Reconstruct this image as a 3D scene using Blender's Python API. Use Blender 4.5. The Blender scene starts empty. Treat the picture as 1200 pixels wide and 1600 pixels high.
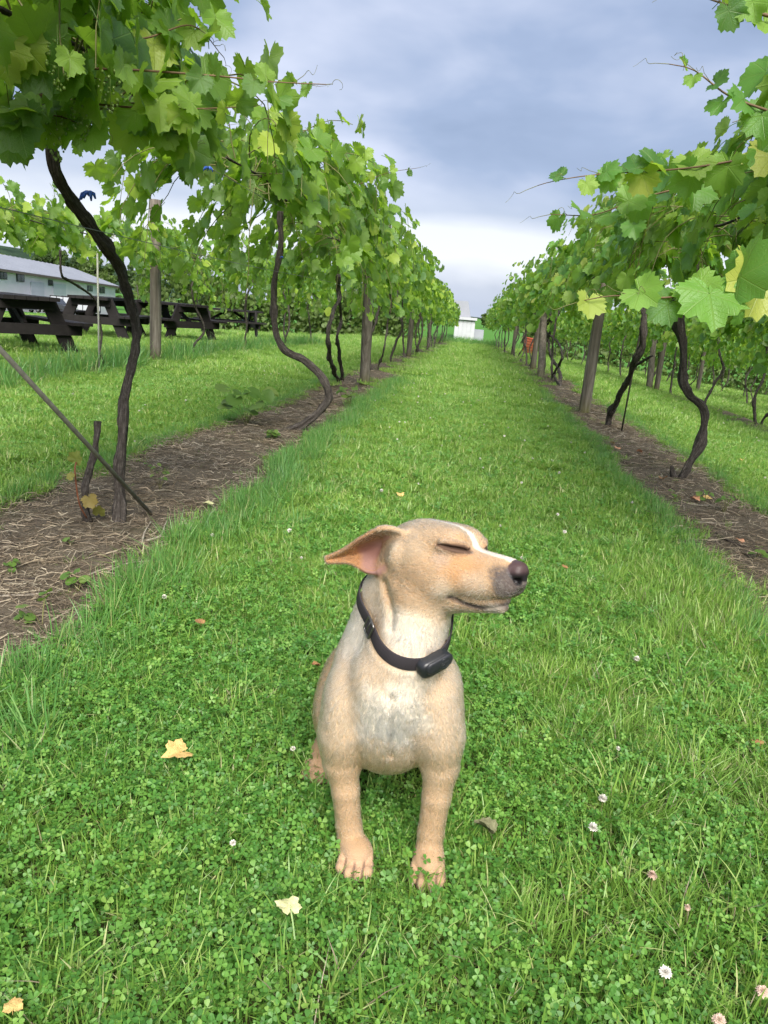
import bpy, bmesh, math, random, time
import numpy as np
from mathutils import Vector, Matrix, Euler, Quaternion

T0 = time.time()
rng = np.random.default_rng(7)
random.seed(7)
scene = bpy.context.scene
COL = scene.collection

# ------------------------------------------------------------------ camera
CAM_H = 0.97
FPX = 1200.0                                   # focal length in px of a 1200 x 1600 frame
def _cam_axes(vx=738.0, vy=495.0, roll=4.7):
    d = np.array([vx - 600, 800 - vy, FPX]); d /= np.linalg.norm(d)
    a = math.radians(roll)
    hz = np.array([math.cos(a), -math.sin(a), 0.0])
    up = np.cross(hz, d); up = up if up[1] > 0 else -up
    up /= np.linalg.norm(up)
    X = np.cross(d, up); X = X if X[0] > 0 else -X
    return np.array([X, d, up])                # world axes in camera (right, up, forward) coordinates
CM = _cam_axes()
CAMPOS = np.array([0.0, 0.0, CAM_H])
cam_data = bpy.data.cameras.new('camera')
cam = bpy.data.objects.new('camera', cam_data); COL.objects.link(cam)
cam_data.sensor_fit = 'VERTICAL'
cam_data.sensor_height = 24.0
cam_data.lens = 24.0 * FPX / 1600.0
cam_data.clip_start = 0.02
cam_data.clip_end = 3000.0
_r, _u, _f = CM[:, 0], CM[:, 1], CM[:, 2]
cam.matrix_world = Matrix(((_r[0], _u[0], -_f[0], 0), (_r[1], _u[1], -_f[1], 0), (_r[2], _u[2], -_f[2], CAM_H), (0, 0, 0, 1)))
scene.camera = cam

# ------------------------------------------------------------------ sky, sun, exposure
SUN_EL, SUN_AZ = math.radians(43), math.radians(168)   # azimuth measured clockwise from +Y (row direction)
world = bpy.data.worlds.new('World'); scene.world = world
world.use_nodes = True
def build_world():
    nt = world.node_tree; nt.nodes.clear(); N = nt.nodes.new; L = nt.links.new
    out = N('ShaderNodeOutputWorld'); bg = N('ShaderNodeBackground')
    sky = N('ShaderNodeTexSky'); sky.sky_type = 'NISHITA'; sky.sun_disc = False
    sky.sun_elevation = SUN_EL; sky.sun_rotation = SUN_AZ; sky.air_density = 1.2; sky.dust_density = 1.5
    tc = N('ShaderNodeTexCoord'); sep = N('ShaderNodeSeparateXYZ'); L(tc.outputs['Generated'], sep.inputs[0])
    # an overcast deck with a bright gap above the horizon, the same all the way round
    mp = N('ShaderNodeMapping'); mp.inputs['Scale'].default_value = (1, 1, 2.4); L(tc.outputs['Generated'], mp.inputs[0])
    def noise(scale, detail, rough, dist=0.0, w=None):
        n = N('ShaderNodeTexNoise'); n.inputs['Scale'].default_value = scale; n.inputs['Detail'].default_value = detail
        n.inputs['Roughness'].default_value = rough; n.inputs['Distortion'].default_value = dist
        L(mp.outputs[0], n.inputs['Vector']); return n
    n1 = noise(2.0, 5, 0.46, 0.25); n2 = noise(5.5, 4, 0.5, 0.2); n3 = noise(1.1, 3, 0.5)
    def math_(op, a, b=None, c=None, clamp=False):
        m = N('ShaderNodeMath'); m.operation = op; m.use_clamp = clamp
        for i, v in enumerate((a, b, c)):
            if v is None: continue
            if isinstance(v, (int, float)): m.inputs[i].default_value = v
            else: L(v, m.inputs[i])
        return m.outputs[0]
    mix = math_('ADD', math_('MULTIPLY', n1.outputs[0], 0.72), math_('MULTIPLY', n2.outputs[0], 0.28))
    rmp = N('ShaderNodeValToRGB'); e = rmp.color_ramp.elements     # cloud base, dark to light
    e[0].position = 0.36; e[0].color = (0.245, 0.330, 0.510, 1)
    e[1].position = 0.64; e[1].color = (0.70, 0.76, 0.94, 1)
    e2 = rmp.color_ramp.elements.new(0.50); e2.color = (0.385, 0.480, 0.690, 1)
    L(mix, rmp.inputs[0])
    # elevation, wavered so that the edge of the deck is ragged
    elev = math_('ADD', sep.outputs['Z'], math_('MULTIPLY', math_('SUBTRACT', n3.outputs[0], 0.5), 0.16))
    elev = math_('ADD', elev, math_('MULTIPLY', math_('SUBTRACT', n2.outputs[0], 0.5), 0.05))
    gap = N('ShaderNodeValToRGB'); g = gap.color_ramp.elements      # 1 inside the bright gap, 0 under the deck
    g[0].position = 0.0; g[0].color = (0.35, 0.35, 0.35, 1)
    g[1].position = 0.175; g[1].color = (0, 0, 0, 1)
    for p, v in ((0.030, 0.45), (0.062, 1.0), (0.100, 0.95), (0.128, 0.30)):
        q = g.new(p); q.color = (v, v, v, 1)
    L(elev, gap.inputs[0])
    mb = N('ShaderNodeMix'); mb.data_type = 'RGBA'
    L(gap.outputs[0], mb.inputs['Factor']); L(rmp.outputs[0], mb.inputs['A']); mb.inputs['B'].default_value = (0.93, 0.97, 1.06, 1)
    # the clear sky shows through the deck a little
    sc = N('ShaderNodeMix'); sc.data_type = 'RGBA'; sc.inputs['Factor'].default_value = 0.10
    sm = N('ShaderNodeVectorMath'); sm.operation = 'SCALE'; sm.inputs['Scale'].default_value = 0.10; L(sky.outputs[0], sm.inputs[0])
    L(mb.outputs['Result'], sc.inputs['A']); L(sm.outputs[0], sc.inputs['B'])
    L(sc.outputs['Result'], bg.inputs['Color']); bg.inputs['Strength'].default_value = SKY_STRENGTH
    L(bg.outputs[0], out.inputs[0])
EXPOSURE = 2.62
SKY_STRENGTH = 0.182
build_world()
sun_data = bpy.data.lights.new('sun', 'SUN'); sun_data.energy = 1.5; sun_data.angle = math.radians(40)
sun_data.color = (1.0, 0.95, 0.865)
sun = bpy.data.objects.new('sun', sun_data); COL.objects.link(sun)
_sd = Vector((math.sin(SUN_AZ) * math.cos(SUN_EL), math.cos(SUN_AZ) * math.cos(SUN_EL), math.sin(SUN_EL)))
sun.rotation_euler = _sd.to_track_quat('Z', 'Y').to_euler()
sun.location = _sd * 30
scene.view_settings.view_transform = 'Standard'
scene.view_settings.look = 'None'
scene.view_settings.exposure = EXPOSURE
scene.view_settings.gamma = 1.0
scene.view_settings.use_curve_mapping = False
scene.render.engine = 'CYCLES'
cy = scene.cycles
cy.max_bounces = 5; cy.diffuse_bounces = 2; cy.glossy_bounces = 2; cy.transmission_bounces = 3; cy.transparent_max_bounces = 4
cy.use_denoising = True; cy.caustics_reflective = False; cy.caustics_refractive = False
cy.use_adaptive_sampling = True; cy.adaptive_threshold = 0.025
scene.cycles_curves.shape = 'RIBBONS'

# ------------------------------------------------------------------ general helpers
def ray(x, y): return CM @ np.array([x - 600, 800 - y, FPX])
def at_Y(x, y, Y): d = ray(x, y); return CAMPOS + Y / d[1] * d
def at_X(x, y, X): d = ray(x, y); return CAMPOS + X / d[0] * d
def at_ground(x, y, z=0.0): d = ray(x, y); return CAMPOS + (z - CAM_H) / d[2] * d
def project(q):
    c = (np.asarray(q, float) - CAMPOS) @ CM
    return 600 + FPX * c[..., 0] / c[..., 2], 800 - FPX * c[..., 1] / c[..., 2], c[..., 2]

def sstep(a, b, x):
    t = np.clip((x - a) / (b - a), 0, 1); return t * t * (3 - 2 * t)

_perm = np.random.default_rng(11).random((64, 64))
def vnoise(x, y):
    """smooth 2-D value noise in 0..1, period 64"""
    x = np.asarray(x, float); y = np.asarray(y, float)
    xi = np.floor(x).astype(int); yi = np.floor(y).astype(int)
    fx = x - xi; fy = y - yi; fx = fx * fx * (3 - 2 * fx); fy = fy * fy * (3 - 2 * fy)
    g = lambda i, j: _perm[i % 64, j % 64]
    return (g(xi, yi) * (1 - fx) + g(xi + 1, yi) * fx) * (1 - fy) + (g(xi, yi + 1) * (1 - fx) + g(xi + 1, yi + 1) * fx) * fy

def make_mesh(name, V, faces, mats=(), smooth=True, attrs=None, uv=None, mat_index=None):
    """faces: list of int arrays, each (n,3) or (n,4)"""
    V = np.asarray(V, np.float32); me = bpy.data.meshes.new(name)
    faces = [np.asarray(f, np.int32) for f in faces if len(f)]
    me.vertices.add(len(V)); me.vertices.foreach_set('co', V.ravel())
    loops = np.concatenate([f.ravel() for f in faces]); sizes = np.concatenate([np.full(len(f), f.shape[1], np.int32) for f in faces])
    starts = np.concatenate([[0], np.cumsum(sizes)[:-1]]).astype(np.int32)
    me.loops.add(len(loops)); me.loops.foreach_set('vertex_index', loops)
    me.polygons.add(len(sizes)); me.polygons.foreach_set('loop_start', starts); me.polygons.foreach_set('loop_total', sizes)
    me.polygons.foreach_set('use_smooth', np.full(len(sizes), bool(smooth)))
    for m in (mats if isinstance(mats, (list, tuple)) else [mats]): me.materials.append(m)
    if mat_index is not None: me.polygons.foreach_set('material_index', np.asarray(mat_index, np.int32))
    if uv is not None:
        l = me.uv_layers.new(name='UVMap'); l.data.foreach_set('uv', np.asarray(uv, np.float32)[loops].ravel())
    for k, v in (attrs or {}).items():
        v = np.asarray(v, np.float32)
        if v.ndim == 1: a = me.attributes.new(k, 'FLOAT', 'POINT'); a.data.foreach_set('value', v)
        else:
            a = me.attributes.new(k, 'FLOAT_COLOR', 'POINT')
            if v.shape[1] == 3: v = np.concatenate([v, np.ones((len(v), 1), np.float32)], 1)
            a.data.foreach_set('color', v.ravel())
    me.update(calc_edges=True); me.validate(verbose=False)
    return me

def link(name, data, parent=None, loc=None, label=None, cat=None, group=None, kind=None):
    o = bpy.data.objects.new(name, data); COL.objects.link(o)
    if loc is not None: o.location = loc
    if parent is not None: o.parent = parent
    if label: o['label'] = label
    if cat: o['category'] = cat
    if group: o['group'] = group
    if kind: o['kind'] = kind
    return o
def thing(name, loc, label, cat, group=None):
    o = link(name, None, None, loc, label, cat, group); o.empty_display_size = 0.1; return o

class MB:
    """collects shapes into one mesh"""
    def __init__(s): s.V = []; s.Q = []; s.T = []; s.UV = []; s.A = []; s.n = 0
    def add(s, V, Q=(), T=(), uv=None, a=0.0):
        V = np.asarray(V, float).reshape(-1, 3)
        s.V.append(V); s.UV.append(np.zeros((len(V), 2)) if uv is None else np.asarray(uv)); s.A.append(np.broadcast_to(np.asarray(a, float), (len(V),)))
        if len(Q): s.Q.append(np.asarray(Q).reshape(-1, 4) + s.n)
        if len(T): s.T.append(np.asarray(T).reshape(-1, 3) + s.n)
        s.n += len(V); return s
    def box(s, c, size, R=None, a=0.0):
        v = np.array([[x, y, z] for x in (-.5, .5) for y in (-.5, .5) for z in (-.5, .5)]) * size
        if R is not None: v = v @ np.asarray(R).T
        return s.add(v + c, [[0, 1, 3, 2], [4, 6, 7, 5], [0, 4, 5, 1], [2, 3, 7, 6], [0, 2, 6, 4], [1, 5, 7, 3]], a=a)
    def beam(s, p, q, w, h, up=(0, 0, 1), a=0.0):
        """rectangular bar from p to q, w across, h along up"""
        p = np.asarray(p, float); q = np.asarray(q, float); d = q - p; L = np.linalg.norm(d); d /= L
        side = np.cross(d, up); side /= np.linalg.norm(side); u = np.cross(side, d)
        return s.box((p + q) / 2, (L, w, h), np.stack([d, side, u], 1), a)
    def tube(s, pts, rad, n=8, cap=True, a=0.0, ridge=0.0, seed=0):
        pts = np.asarray(pts, float); m = len(pts); rad = np.broadcast_to(np.asarray(rad, float), (m,))
        t = np.gradient(pts, axis=0); t /= np.linalg.norm(t, axis=1)[:, None] + 1e-9
        ref = np.array([0, 0, 1.]) if abs(t[0][2]) < .8 else np.array([1., 0, 0])
        nn = np.cross(t[0], ref); nn /= np.linalg.norm(nn); N = [nn]
        for i in range(1, m):
            v = N[-1] - t[i] * np.dot(N[-1], t[i]); N.append(v / (np.linalg.norm(v) + 1e-9))
        N = np.array(N); B = np.cross(t, N)
        th = np.linspace(0, 2 * math.pi, n, endpoint=False)
        ll = np.concatenate([[0], np.cumsum(np.linalg.norm(np.diff(pts, axis=0), axis=1))])
        rr = rad[:, None] * np.ones((1, n))
        if ridge:
            tw = 0.6 * ll[:, None] / max(rad.mean() * 6, 1e-3)
            rr = rr * (1 + ridge * (vnoise(th[None] * 2.2 + tw + seed * 3.1, ll[:, None] / (rad.mean() * 5) + seed * 7) - .5) * 2
                       + ridge * .6 * (vnoise(th[None] * 4 + seed * 5.7, ll[:, None] / (rad.mean() * 2) + seed) - .5) * 2)
        V = pts[:, None] + rr[..., None] * (np.cos(th)[None, :, None] * N[:, None] + np.sin(th)[None, :, None] * B[:, None])
        i = np.arange(m - 1)[:, None] * n + np.arange(n)[None]; j = np.arange(m - 1)[:, None] * n + (np.arange(n)[None] + 1) % n
        Q = np.stack([i, j, j + n, i + n], -1).reshape(-1, 4)
        uv = np.stack([np.broadcast_to(th / (2 * math.pi), (m, n)), np.broadcast_to(ll[:, None], (m, n))], -1).reshape(-1, 2)
        V = V.reshape(-1, 3); T = []
        if cap:
            V = np.concatenate([V, pts[:1], pts[-1:]]); uv = np.concatenate([uv, uv[:1], uv[-1:]])
            k = m * n
            for a_ in range(n):
                b_ = (a_ + 1) % n; T.append([k, b_, a_]); T.append([k + 1, (m - 1) * n + a_, (m - 1) * n + b_])
        return s.add(V, Q, T, uv, a)
    def build(s, name, mat, parent=None, smooth=False, **kw):
        me = s.mesh(name, mat, smooth); return link(name, me, parent, **kw)
    def mesh(s, name, mat, smooth=False):
        return make_mesh(name, np.concatenate(s.V), [x for x in (np.concatenate(s.Q) if s.Q else [], np.concatenate(s.T) if s.T else []) if len(x)],
                         mat, smooth, {'rnd': np.concatenate(s.A)}, np.concatenate(s.UV))

def spline(pts, step=0.03):
    """Catmull-Rom through pts (any number of columns, first three are the position)"""
    P = np.asarray(pts, float); P = np.concatenate([2 * P[:1] - P[1:2], P, 2 * P[-1:] - P[-2:-1]]); out = []
    for i in range(1, len(P) - 2):
        n = max(2, int(np.linalg.norm(P[i + 1, :3] - P[i, :3]) / step)); t = np.linspace(0, 1, n, endpoint=False)[:, None]
        a, b, c, d = P[i - 1], P[i], P[i + 1], P[i + 2]
        out.append(.5 * (2 * b + (c - a) * t + (2 * a - 5 * b + 4 * c - d) * t ** 2 + (-a + 3 * b - 3 * c + d) * t ** 3))
    out.append(P[-2:-1]); return np.concatenate(out)

# ------------------------------------------------------------------ material helpers
class NT:
    def __init__(s, name):
        s.m = bpy.data.materials.new(name); s.m.use_nodes = True; s.t = s.m.node_tree; s.t.nodes.clear()
        s.out = s.N('ShaderNodeOutputMaterial')
    def N(s, t, **kw):
        n = s.t.nodes.new(t)
        for k, v in kw.items(): setattr(n, k, v)
        return n
    def L(s, a, b): s.t.links.new(a, b)
    def set(s, sock, v):
        if hasattr(v, 'is_output') or hasattr(v, 'links'): s.L(v, sock)
        else: sock.default_value = v
    def math(s, op, a, b=None, c=None, clamp=False):
        m = s.N('ShaderNodeMath', operation=op, use_clamp=clamp)
        for i, v in enumerate((a, b, c)):
            if v is not None: s.set(m.inputs[i], v)
        return m.outputs[0]
    def noise(s, vec, scale, detail=3, rough=.5, dist=0):
        n = s.N('ShaderNodeTexNoise'); n.inputs['Scale'].default_value = scale; n.inputs['Detail'].default_value = detail
        n.inputs['Roughness'].default_value = rough; n.inputs['Distortion'].default_value = dist
        if vec is not None: s.L(vec, n.inputs['Vector'])
        return n.outputs[0]
    def ramp(s, fac, stops, interp='LINEAR'):
        r = s.N('ShaderNodeValToRGB'); r.color_ramp.interpolation = interp; e = r.color_ramp.elements
        while len(e) < len(stops): e.new(0.5)
        for i, (p, c) in enumerate(stops): e[i].position = p; e[i].color = tuple(c) + (1,) if len(c) == 3 else c
        s.L(fac, r.inputs[0]); return r.outputs[0]
    def mix(s, f, a, b, blend='MIX'):
        m = s.N('ShaderNodeMix', data_type='RGBA', blend_type=blend)
        s.set(m.inputs['Factor'], f)
        for k, v in (('A', a), ('B', b)): s.set(m.inputs[k], tuple(v) + (1,) if isinstance(v, (tuple, list)) and len(v) == 3 else v)
        return m.outputs['Result']
    def map(s, vec, scale=(1, 1, 1), loc=(0, 0, 0), rot=(0, 0, 0)):
        m = s.N('ShaderNodeMapping'); m.inputs['Scale'].default_value = scale; m.inputs['Location'].default_value = loc; m.inputs['Rotation'].default_value = rot
        s.L(vec, m.inputs[0]); return m.outputs[0]
    def tex(s, k='Object'): return s.N('ShaderNodeTexCoord').outputs[k]
    def pos(s): return s.N('ShaderNodeNewGeometry').outputs['Position']
    def attr(s, name, out='Fac'): return s.N('ShaderNodeAttribute', attribute_name=name).outputs[out]
    def bump(s, h, strength=.5, dist=.01):
        b = s.N('ShaderNodeBump'); b.inputs['Strength'].default_value = strength; b.inputs['Distance'].default_value = dist; s.L(h, b.inputs['Height']); return b.outputs[0]
    def principled(s, color, rough=.6, spec=.3, normal=None, metal=0.0):
        p = s.N('ShaderNodeBsdfPrincipled'); s.set(p.inputs['Base Color'], tuple(color) + (1,) if isinstance(color, (tuple, list)) and len(color) == 3 else color)
        s.set(p.inputs['Roughness'], rough); p.inputs['Specular IOR Level'].default_value = spec; p.inputs['Metallic'].default_value = metal
        if normal is not None: s.L(normal, p.inputs['Normal'])
        return p.outputs[0]
    def done(s, surf): s.L(surf, s.out.inputs['Surface']); return s.m

def mat_plain(name, color, rough=.6, spec=.3, var=.15, scale=8.0, bump=.15, metal=0.0, coord='Object'):
    t = NT(name); n = t.noise(t.tex(coord), scale, 5, .6)
    lo = tuple(c * (1 - var) for c in color); hi = tuple(min(1, c * (1 + var)) for c in color)
    c = t.ramp(n, [(.3, lo), (.7, hi)])
    return t.done(t.principled(c, rough, spec, t.bump(n, bump, .004) if bump else None, metal))
# ================================================================== terrain
def tz(x, y):
    x = np.asarray(x, float); y = np.asarray(y, float); r = np.hypot(x, y)
    z = -.10 * np.clip(x - 1.75, 0, 14) * sstep(-2, 4, y)                              # falls away to the right
    z = z - .018 * np.clip(y - 14, 0, 30) * (1 - sstep(-5, -9, x)) + .03 * np.clip(y - 48, 0, 12) * (1 - sstep(-5, -9, x))
    z = z - .0315 * np.clip(r - 18, 0, 105) * sstep(-5, -9, x) * sstep(0, 8, y)          # and to the yard on the left
    z = z + .012 * (vnoise(x * .8 + 3, y * .8) - .5) * sstep(2.5, 5, r)
    return z
ROWS = {'L1': -1.42, 'L2': -4.35, 'R1': 1.47, 'R2': 4.32, 'R3': 7.17, 'R4': 10.0, 'R5': 12.85, 'R6': 15.7, 'R7': 18.6}
def bed_edges(row, y):
    x = ROWS[row]; w = .30 if row in ('R2', 'R3', 'R4', 'R5', 'R6', 'R7') else (.37 if row != 'L2' else .22)
    n1 = vnoise(y * 1.3 + x * 5, x * 3.3) - .5; n2 = vnoise(y * 4.1, x * 7.7) - .5
    n3 = vnoise(y * 1.1 + 40, x * 2.3) - .5; n4 = vnoise(y * 3.7 + 9, x * 5.7) - .5
    lo = x - w - (.16 if row == 'L1' else 0) * sstep(8, 3, y) + .16 * n1 + .10 * n2
    hi = x + w + .14 * n3 + .10 * n4
    if row == 'R1': lo, hi = x - .36 + .12 * n1 + .08 * n2, x + .34 + .14 * n3 + .08 * n4
    return lo, hi
def in_bed(x, y, shrink=0.0):
    m = np.zeros(np.shape(x), bool)
    for r in ('L1', 'R1', 'R2', 'R3', 'R4'):
        lo, hi = bed_edges(r, y); m |= (x > lo + shrink) & (x < hi - shrink)
    return m

def mat_ground():
    t = NT('lawn_ground'); p = t.pos(); n = t.noise(p, 1.3, 5, .6); n2 = t.noise(p, 30, 4, .65)
    c = t.ramp(n2, [(.30, (.030, .085, .014)), (.55, (.060, .170, .026)), (.8, (.105, .25, .045))])
    c = t.mix(t.math('MULTIPLY', n, .6), c, (.085, .21, .035)); sx = t.N('ShaderNodeSeparateXYZ'); t.L(p, sx.inputs[0])
    thatch = t.ramp(n2, [(.3, (.022, .026, .010)), (.7, (.070, .075, .026))])          # bare thatch between the plants, close by
    c = t.mix(t.math('MULTIPLY', t.math('SUBTRACT', sx.outputs[1], 4.0), .10, clamp=True), thatch, c)
    return t.done(t.principled(c, .9, .1, t.bump(n2, .6, .03)))
def mat_soil():
    t = NT('bed_soil'); p = t.pos(); n = t.noise(p, 9, 6, .7); n2 = t.noise(t.map(p, (1, 1, 1)), 70, 4, .7); n3 = t.noise(p, 2.2, 3)
    c = t.ramp(n2, [(.25, (.028, .023, .017)), (.5, (.090, .073, .054)), (.72, (.19, .157, .118)), (.9, (.35, .30, .23))])
    c = t.mix(t.ramp(n, [(.35, (0, 0, 0)), (.7, (.75, .75, .75))]), c, (.145, .120, .088))
    c = t.mix(t.ramp(n3, [(.58, (0, 0, 0)), (.75, (.35, .35, .35))]), c, (.07, .10, .025))
    return t.done(t.principled(c, .95, .1, t.bump(t.math('ADD', n, t.math('MULTIPLY', n2, .5)), .9, .02)))
M_GROUND, M_SOIL = mat_ground(), mat_soil()

def grid_axis(fine, far, lo, hi):
    a = [0.0]; s = fine
    while a[-1] < hi: s = s if a[-1] < far else s * 1.18; a.append(a[-1] + s)
    b = [0.0]; s = fine
    while b[-1] > lo: s = s if b[-1] > -far else s * 1.18; b.append(b[-1] - s)
    return np.array(sorted(set(np.round(b + a, 4))))
gx = grid_axis(.35, 16, -900, 900); gy = grid_axis(.35, 26, -60, 1500)
GX, GY = np.meshgrid(gx, gy, indexing='ij'); nx_, ny_ = GX.shape
V = np.stack([GX, GY, tz(GX, GY)], -1).reshape(-1, 3); i_ = np.arange((nx_ - 1) * ny_).reshape(nx_ - 1, ny_)[:, :-1].ravel()
link('ground', make_mesh('ground', V, [np.stack([i_, i_ + ny_, i_ + ny_ + 1, i_ + 1], 1)], M_GROUND, True), kind='structure')

def soil_strip(row, y0, y1):
    ys = [y0]
    while ys[-1] < y1: ys.append(ys[-1] + (.05 if ys[-1] < 9 else .12 if ys[-1] < 20 else .4))
    ys = np.array(ys); lo, hi = bed_edges(row, ys); k = 15 if row in ('L1', 'R1') else 6; u = np.linspace(0, 1, k)
    X = lo[:, None] * (1 - u) + hi[:, None] * u; Y = np.broadcast_to(ys[:, None], X.shape)
    e = np.minimum(u, 1 - u) * 2
    Z = tz(X, Y) + .006 + .018 * sstep(0, .5, e)[None] * (.3 + vnoise(X * 5, Y * 5)) + .012 * (vnoise(X * 16, Y * 16) - .5) * sstep(0, .3, e)[None]
    m = len(ys); i = (np.arange(m - 1)[:, None] * k + np.arange(k - 1)[None]).ravel()
    link('soil_bed', make_mesh('soil_bed', np.stack([X, Y, Z], -1).reshape(-1, 3), [np.stack([i, i + 1, i + k + 1, i + k], 1)], M_SOIL, True), kind='structure')
soil_strip('L1', .3, 46); soil_strip('R1', .3, 46); soil_strip('R2', 3, 46); soil_strip('R3', 6, 46); soil_strip('R4', 9, 46)

# far wooded hill
def hill():
    t = NT('wooded_hill'); n = t.noise(t.pos(), .06, 6, .7); c = t.ramp(n, [(.3, (.018, .035, .022)), (.7, (.05, .085, .045))])
    m = t.done(t.principled(c, .95, .05, t.bump(n, 1.0, 8)))
    a = np.linspace(math.radians(-75), math.radians(75), 120); R = 620.0
    prof = [(0, -6), (60, 10), (140, 26), (230, 36), (330, 30), (430, 0)]; V = []
    for dr_, h in prof:
        env = (.15 + .85 * sstep(math.radians(-12), math.radians(-36), a)) * (.75 + .5 * vnoise(a * 7 + 3, dr_ * .01)) + .05 * (vnoise(a * 60, dr_ * .1) - .5)
        V.append(np.stack([(R + dr_) * np.sin(a), (R + dr_) * np.cos(a), -4 + (h + 6) * env - 2], 1))
    k = len(a); i = (np.arange(len(prof) - 1)[:, None] * k + np.arange(k - 1)[None]).ravel()
    link('hill', make_mesh('hill', np.concatenate(V), [np.stack([i, i + 1, i + k + 1, i + k], 1)], m, True), kind='structure')
hill()
# ================================================================== materials for plants and wood
def mat_leaf(name, stops_top, under, trans, gloss=.40, veins=True):
    t = NT(name); info = t.N('ShaderNodeObjectInfo'); r = t.math('FRACT', t.math('ADD', info.outputs['Random'], t.attr('rnd')))
    col = t.ramp(r, stops_top); uvn = t.N('ShaderNodeUVMap').outputs[0]
    blot = t.noise(t.map(uvn, (1, 1, 1)), 3.0, 4, .6)
    col = t.mix(t.math('MULTIPLY', blot, .45), col, t.mix(.5, col, (.16, .22, .03)))
    spot = t.math('MULTIPLY', t.ramp(t.noise(t.map(uvn, (1, 1, 1)), 5.5, 4, .7), [(.66, (0, 0, 0)), (.72, (1, 1, 1))]), t.math('GREATER_THAN', t.math('FRACT', t.math('MULTIPLY', r, 7.3)), .55))
    col = t.mix(t.math('MULTIPLY', spot, .7), col, (.20, .13, .04))
    nrm = None
    if veins:
        sx = t.N('ShaderNodeSeparateXYZ'); t.L(uvn, sx.inputs[0])
        rad = t.math('SQRT', t.math('ADD', t.math('MULTIPLY', sx.outputs[0], sx.outputs[0]), t.math('MULTIPLY', sx.outputs[1], sx.outputs[1])))
        ang = t.math('ABSOLUTE', t.math('ARCTAN2', sx.outputs[0], sx.outputs[1]))
        dv = t.math('MULTIPLY', t.math('PINGPONG', ang, .43), rad)                       # main veins fan out from the stalk
        side = t.math('PINGPONG', t.math('ADD', t.math('MULTIPLY', rad, 1.0), t.math('MULTIPLY', dv, -1.1)), .065)
        line = t.math('MAXIMUM', t.math('SUBTRACT', 1.0, t.math('MULTIPLY', dv, 48.0), clamp=True), t.math('MULTIPLY', t.math('SUBTRACT', 1.0, t.math('MULTIPLY', side, 75.0), clamp=True), .45))
        col = t.mix(t.math('MULTIPLY', line, .55), col, t.mix(.55, col, (.32, .40, .13)))
        h = t.math('ADD', t.math('MULTIPLY', line, -.6), t.math('MULTIPLY', t.noise(uvn, 26, 3, .6), .5)); nrm = t.bump(h, .45, .006)
    geo = t.N('ShaderNodeNewGeometry'); col2 = t.mix(t.math('MULTIPLY', geo.outputs['Backfacing'], .65), col, t.mix(.75, col, under))
    bs = t.principled(col2, gloss, .5, nrm)
    tr = t.N('ShaderNodeBsdfTranslucent'); tc = t.mix(.55, t.mix(1.0, col, trans, 'MULTIPLY'), trans); t.L(tc, tr.inputs[0])
    if nrm is not None: t.L(nrm, tr.inputs['Normal'])
    mx = t.N('ShaderNodeMixShader'); mx.inputs[0].default_value = .48; t.L(bs, mx.inputs[1]); t.L(tr.outputs[0], mx.inputs[2])
    return t.done(mx.outputs[0])
LG = [(0, (.058, .138, .046)), (.22, (.096, .205, .044)), (.45, (.145, .272, .038)), (.7, (.205, .345, .042)), (.88, (.28, .40, .05)), (1, (.36, .45, .065))]
M_LEAF = mat_leaf('vine_leaf', LG, (.16, .21, .13), (.58, .90, .07))
M_LEAF_Y = mat_leaf('vine_leaf_yellowing', [(0, (.045, .145, .038)), (.3, (.078, .225, .038)), (.6, (.125, .300, .044)), (.82, (.20, .37, .055)), (.95, (.30, .42, .07)), (1, (.42, .44, .09))], (.20, .25, .12), (.62, .90, .08))
M_LEAF_F = mat_leaf('vine_leaf_far', LG, (.16, .21, .13), (.56, .88, .07), .5, False)
M_LEAF_FY = mat_leaf('vine_leaf_far_yellowing', [(0, (.050, .150, .036)), (.35, (.090, .230, .038)), (.65, (.150, .315, .048)), (.88, (.24, .38, .065)), (1, (.36, .41, .09))], (.20, .23, .12), (.60, .88, .08))
def mat_bark(name, dark, light):
    t = NT(name); uv = t.N('ShaderNodeUVMap').outputs[0]; s = t.map(uv, (14, 5.0, 1)); n = t.noise(s, 2.6, 6, .75, .5); n2 = t.noise(t.tex('Object'), 60, 4, .7); n3 = t.noise(t.map(uv, (30, 9, 1)), 2, 3, .6)
    c = t.ramp(t.math('ADD', t.math('MULTIPLY', n, .7), t.math('MULTIPLY', n2, .3)), [(.32, tuple(v * .45 for v in dark)), (.5, dark), (.68, light)])
    return t.done(t.principled(c, .92, .12, t.bump(t.math('ADD', n, t.math('MULTIPLY', n3, .7)), 1.0, .012)))
M_BARK = mat_bark('vine_bark', (.082, .070, .062), (.25, .222, .198))
M_CANE = mat_plain('green_cane', (.13, .13, .045), .55, .3, .3, 30, .1)
M_CANE_B = mat_plain('brown_cane', (.12, .075, .035), .6, .3, .3, 30, .1)
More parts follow.
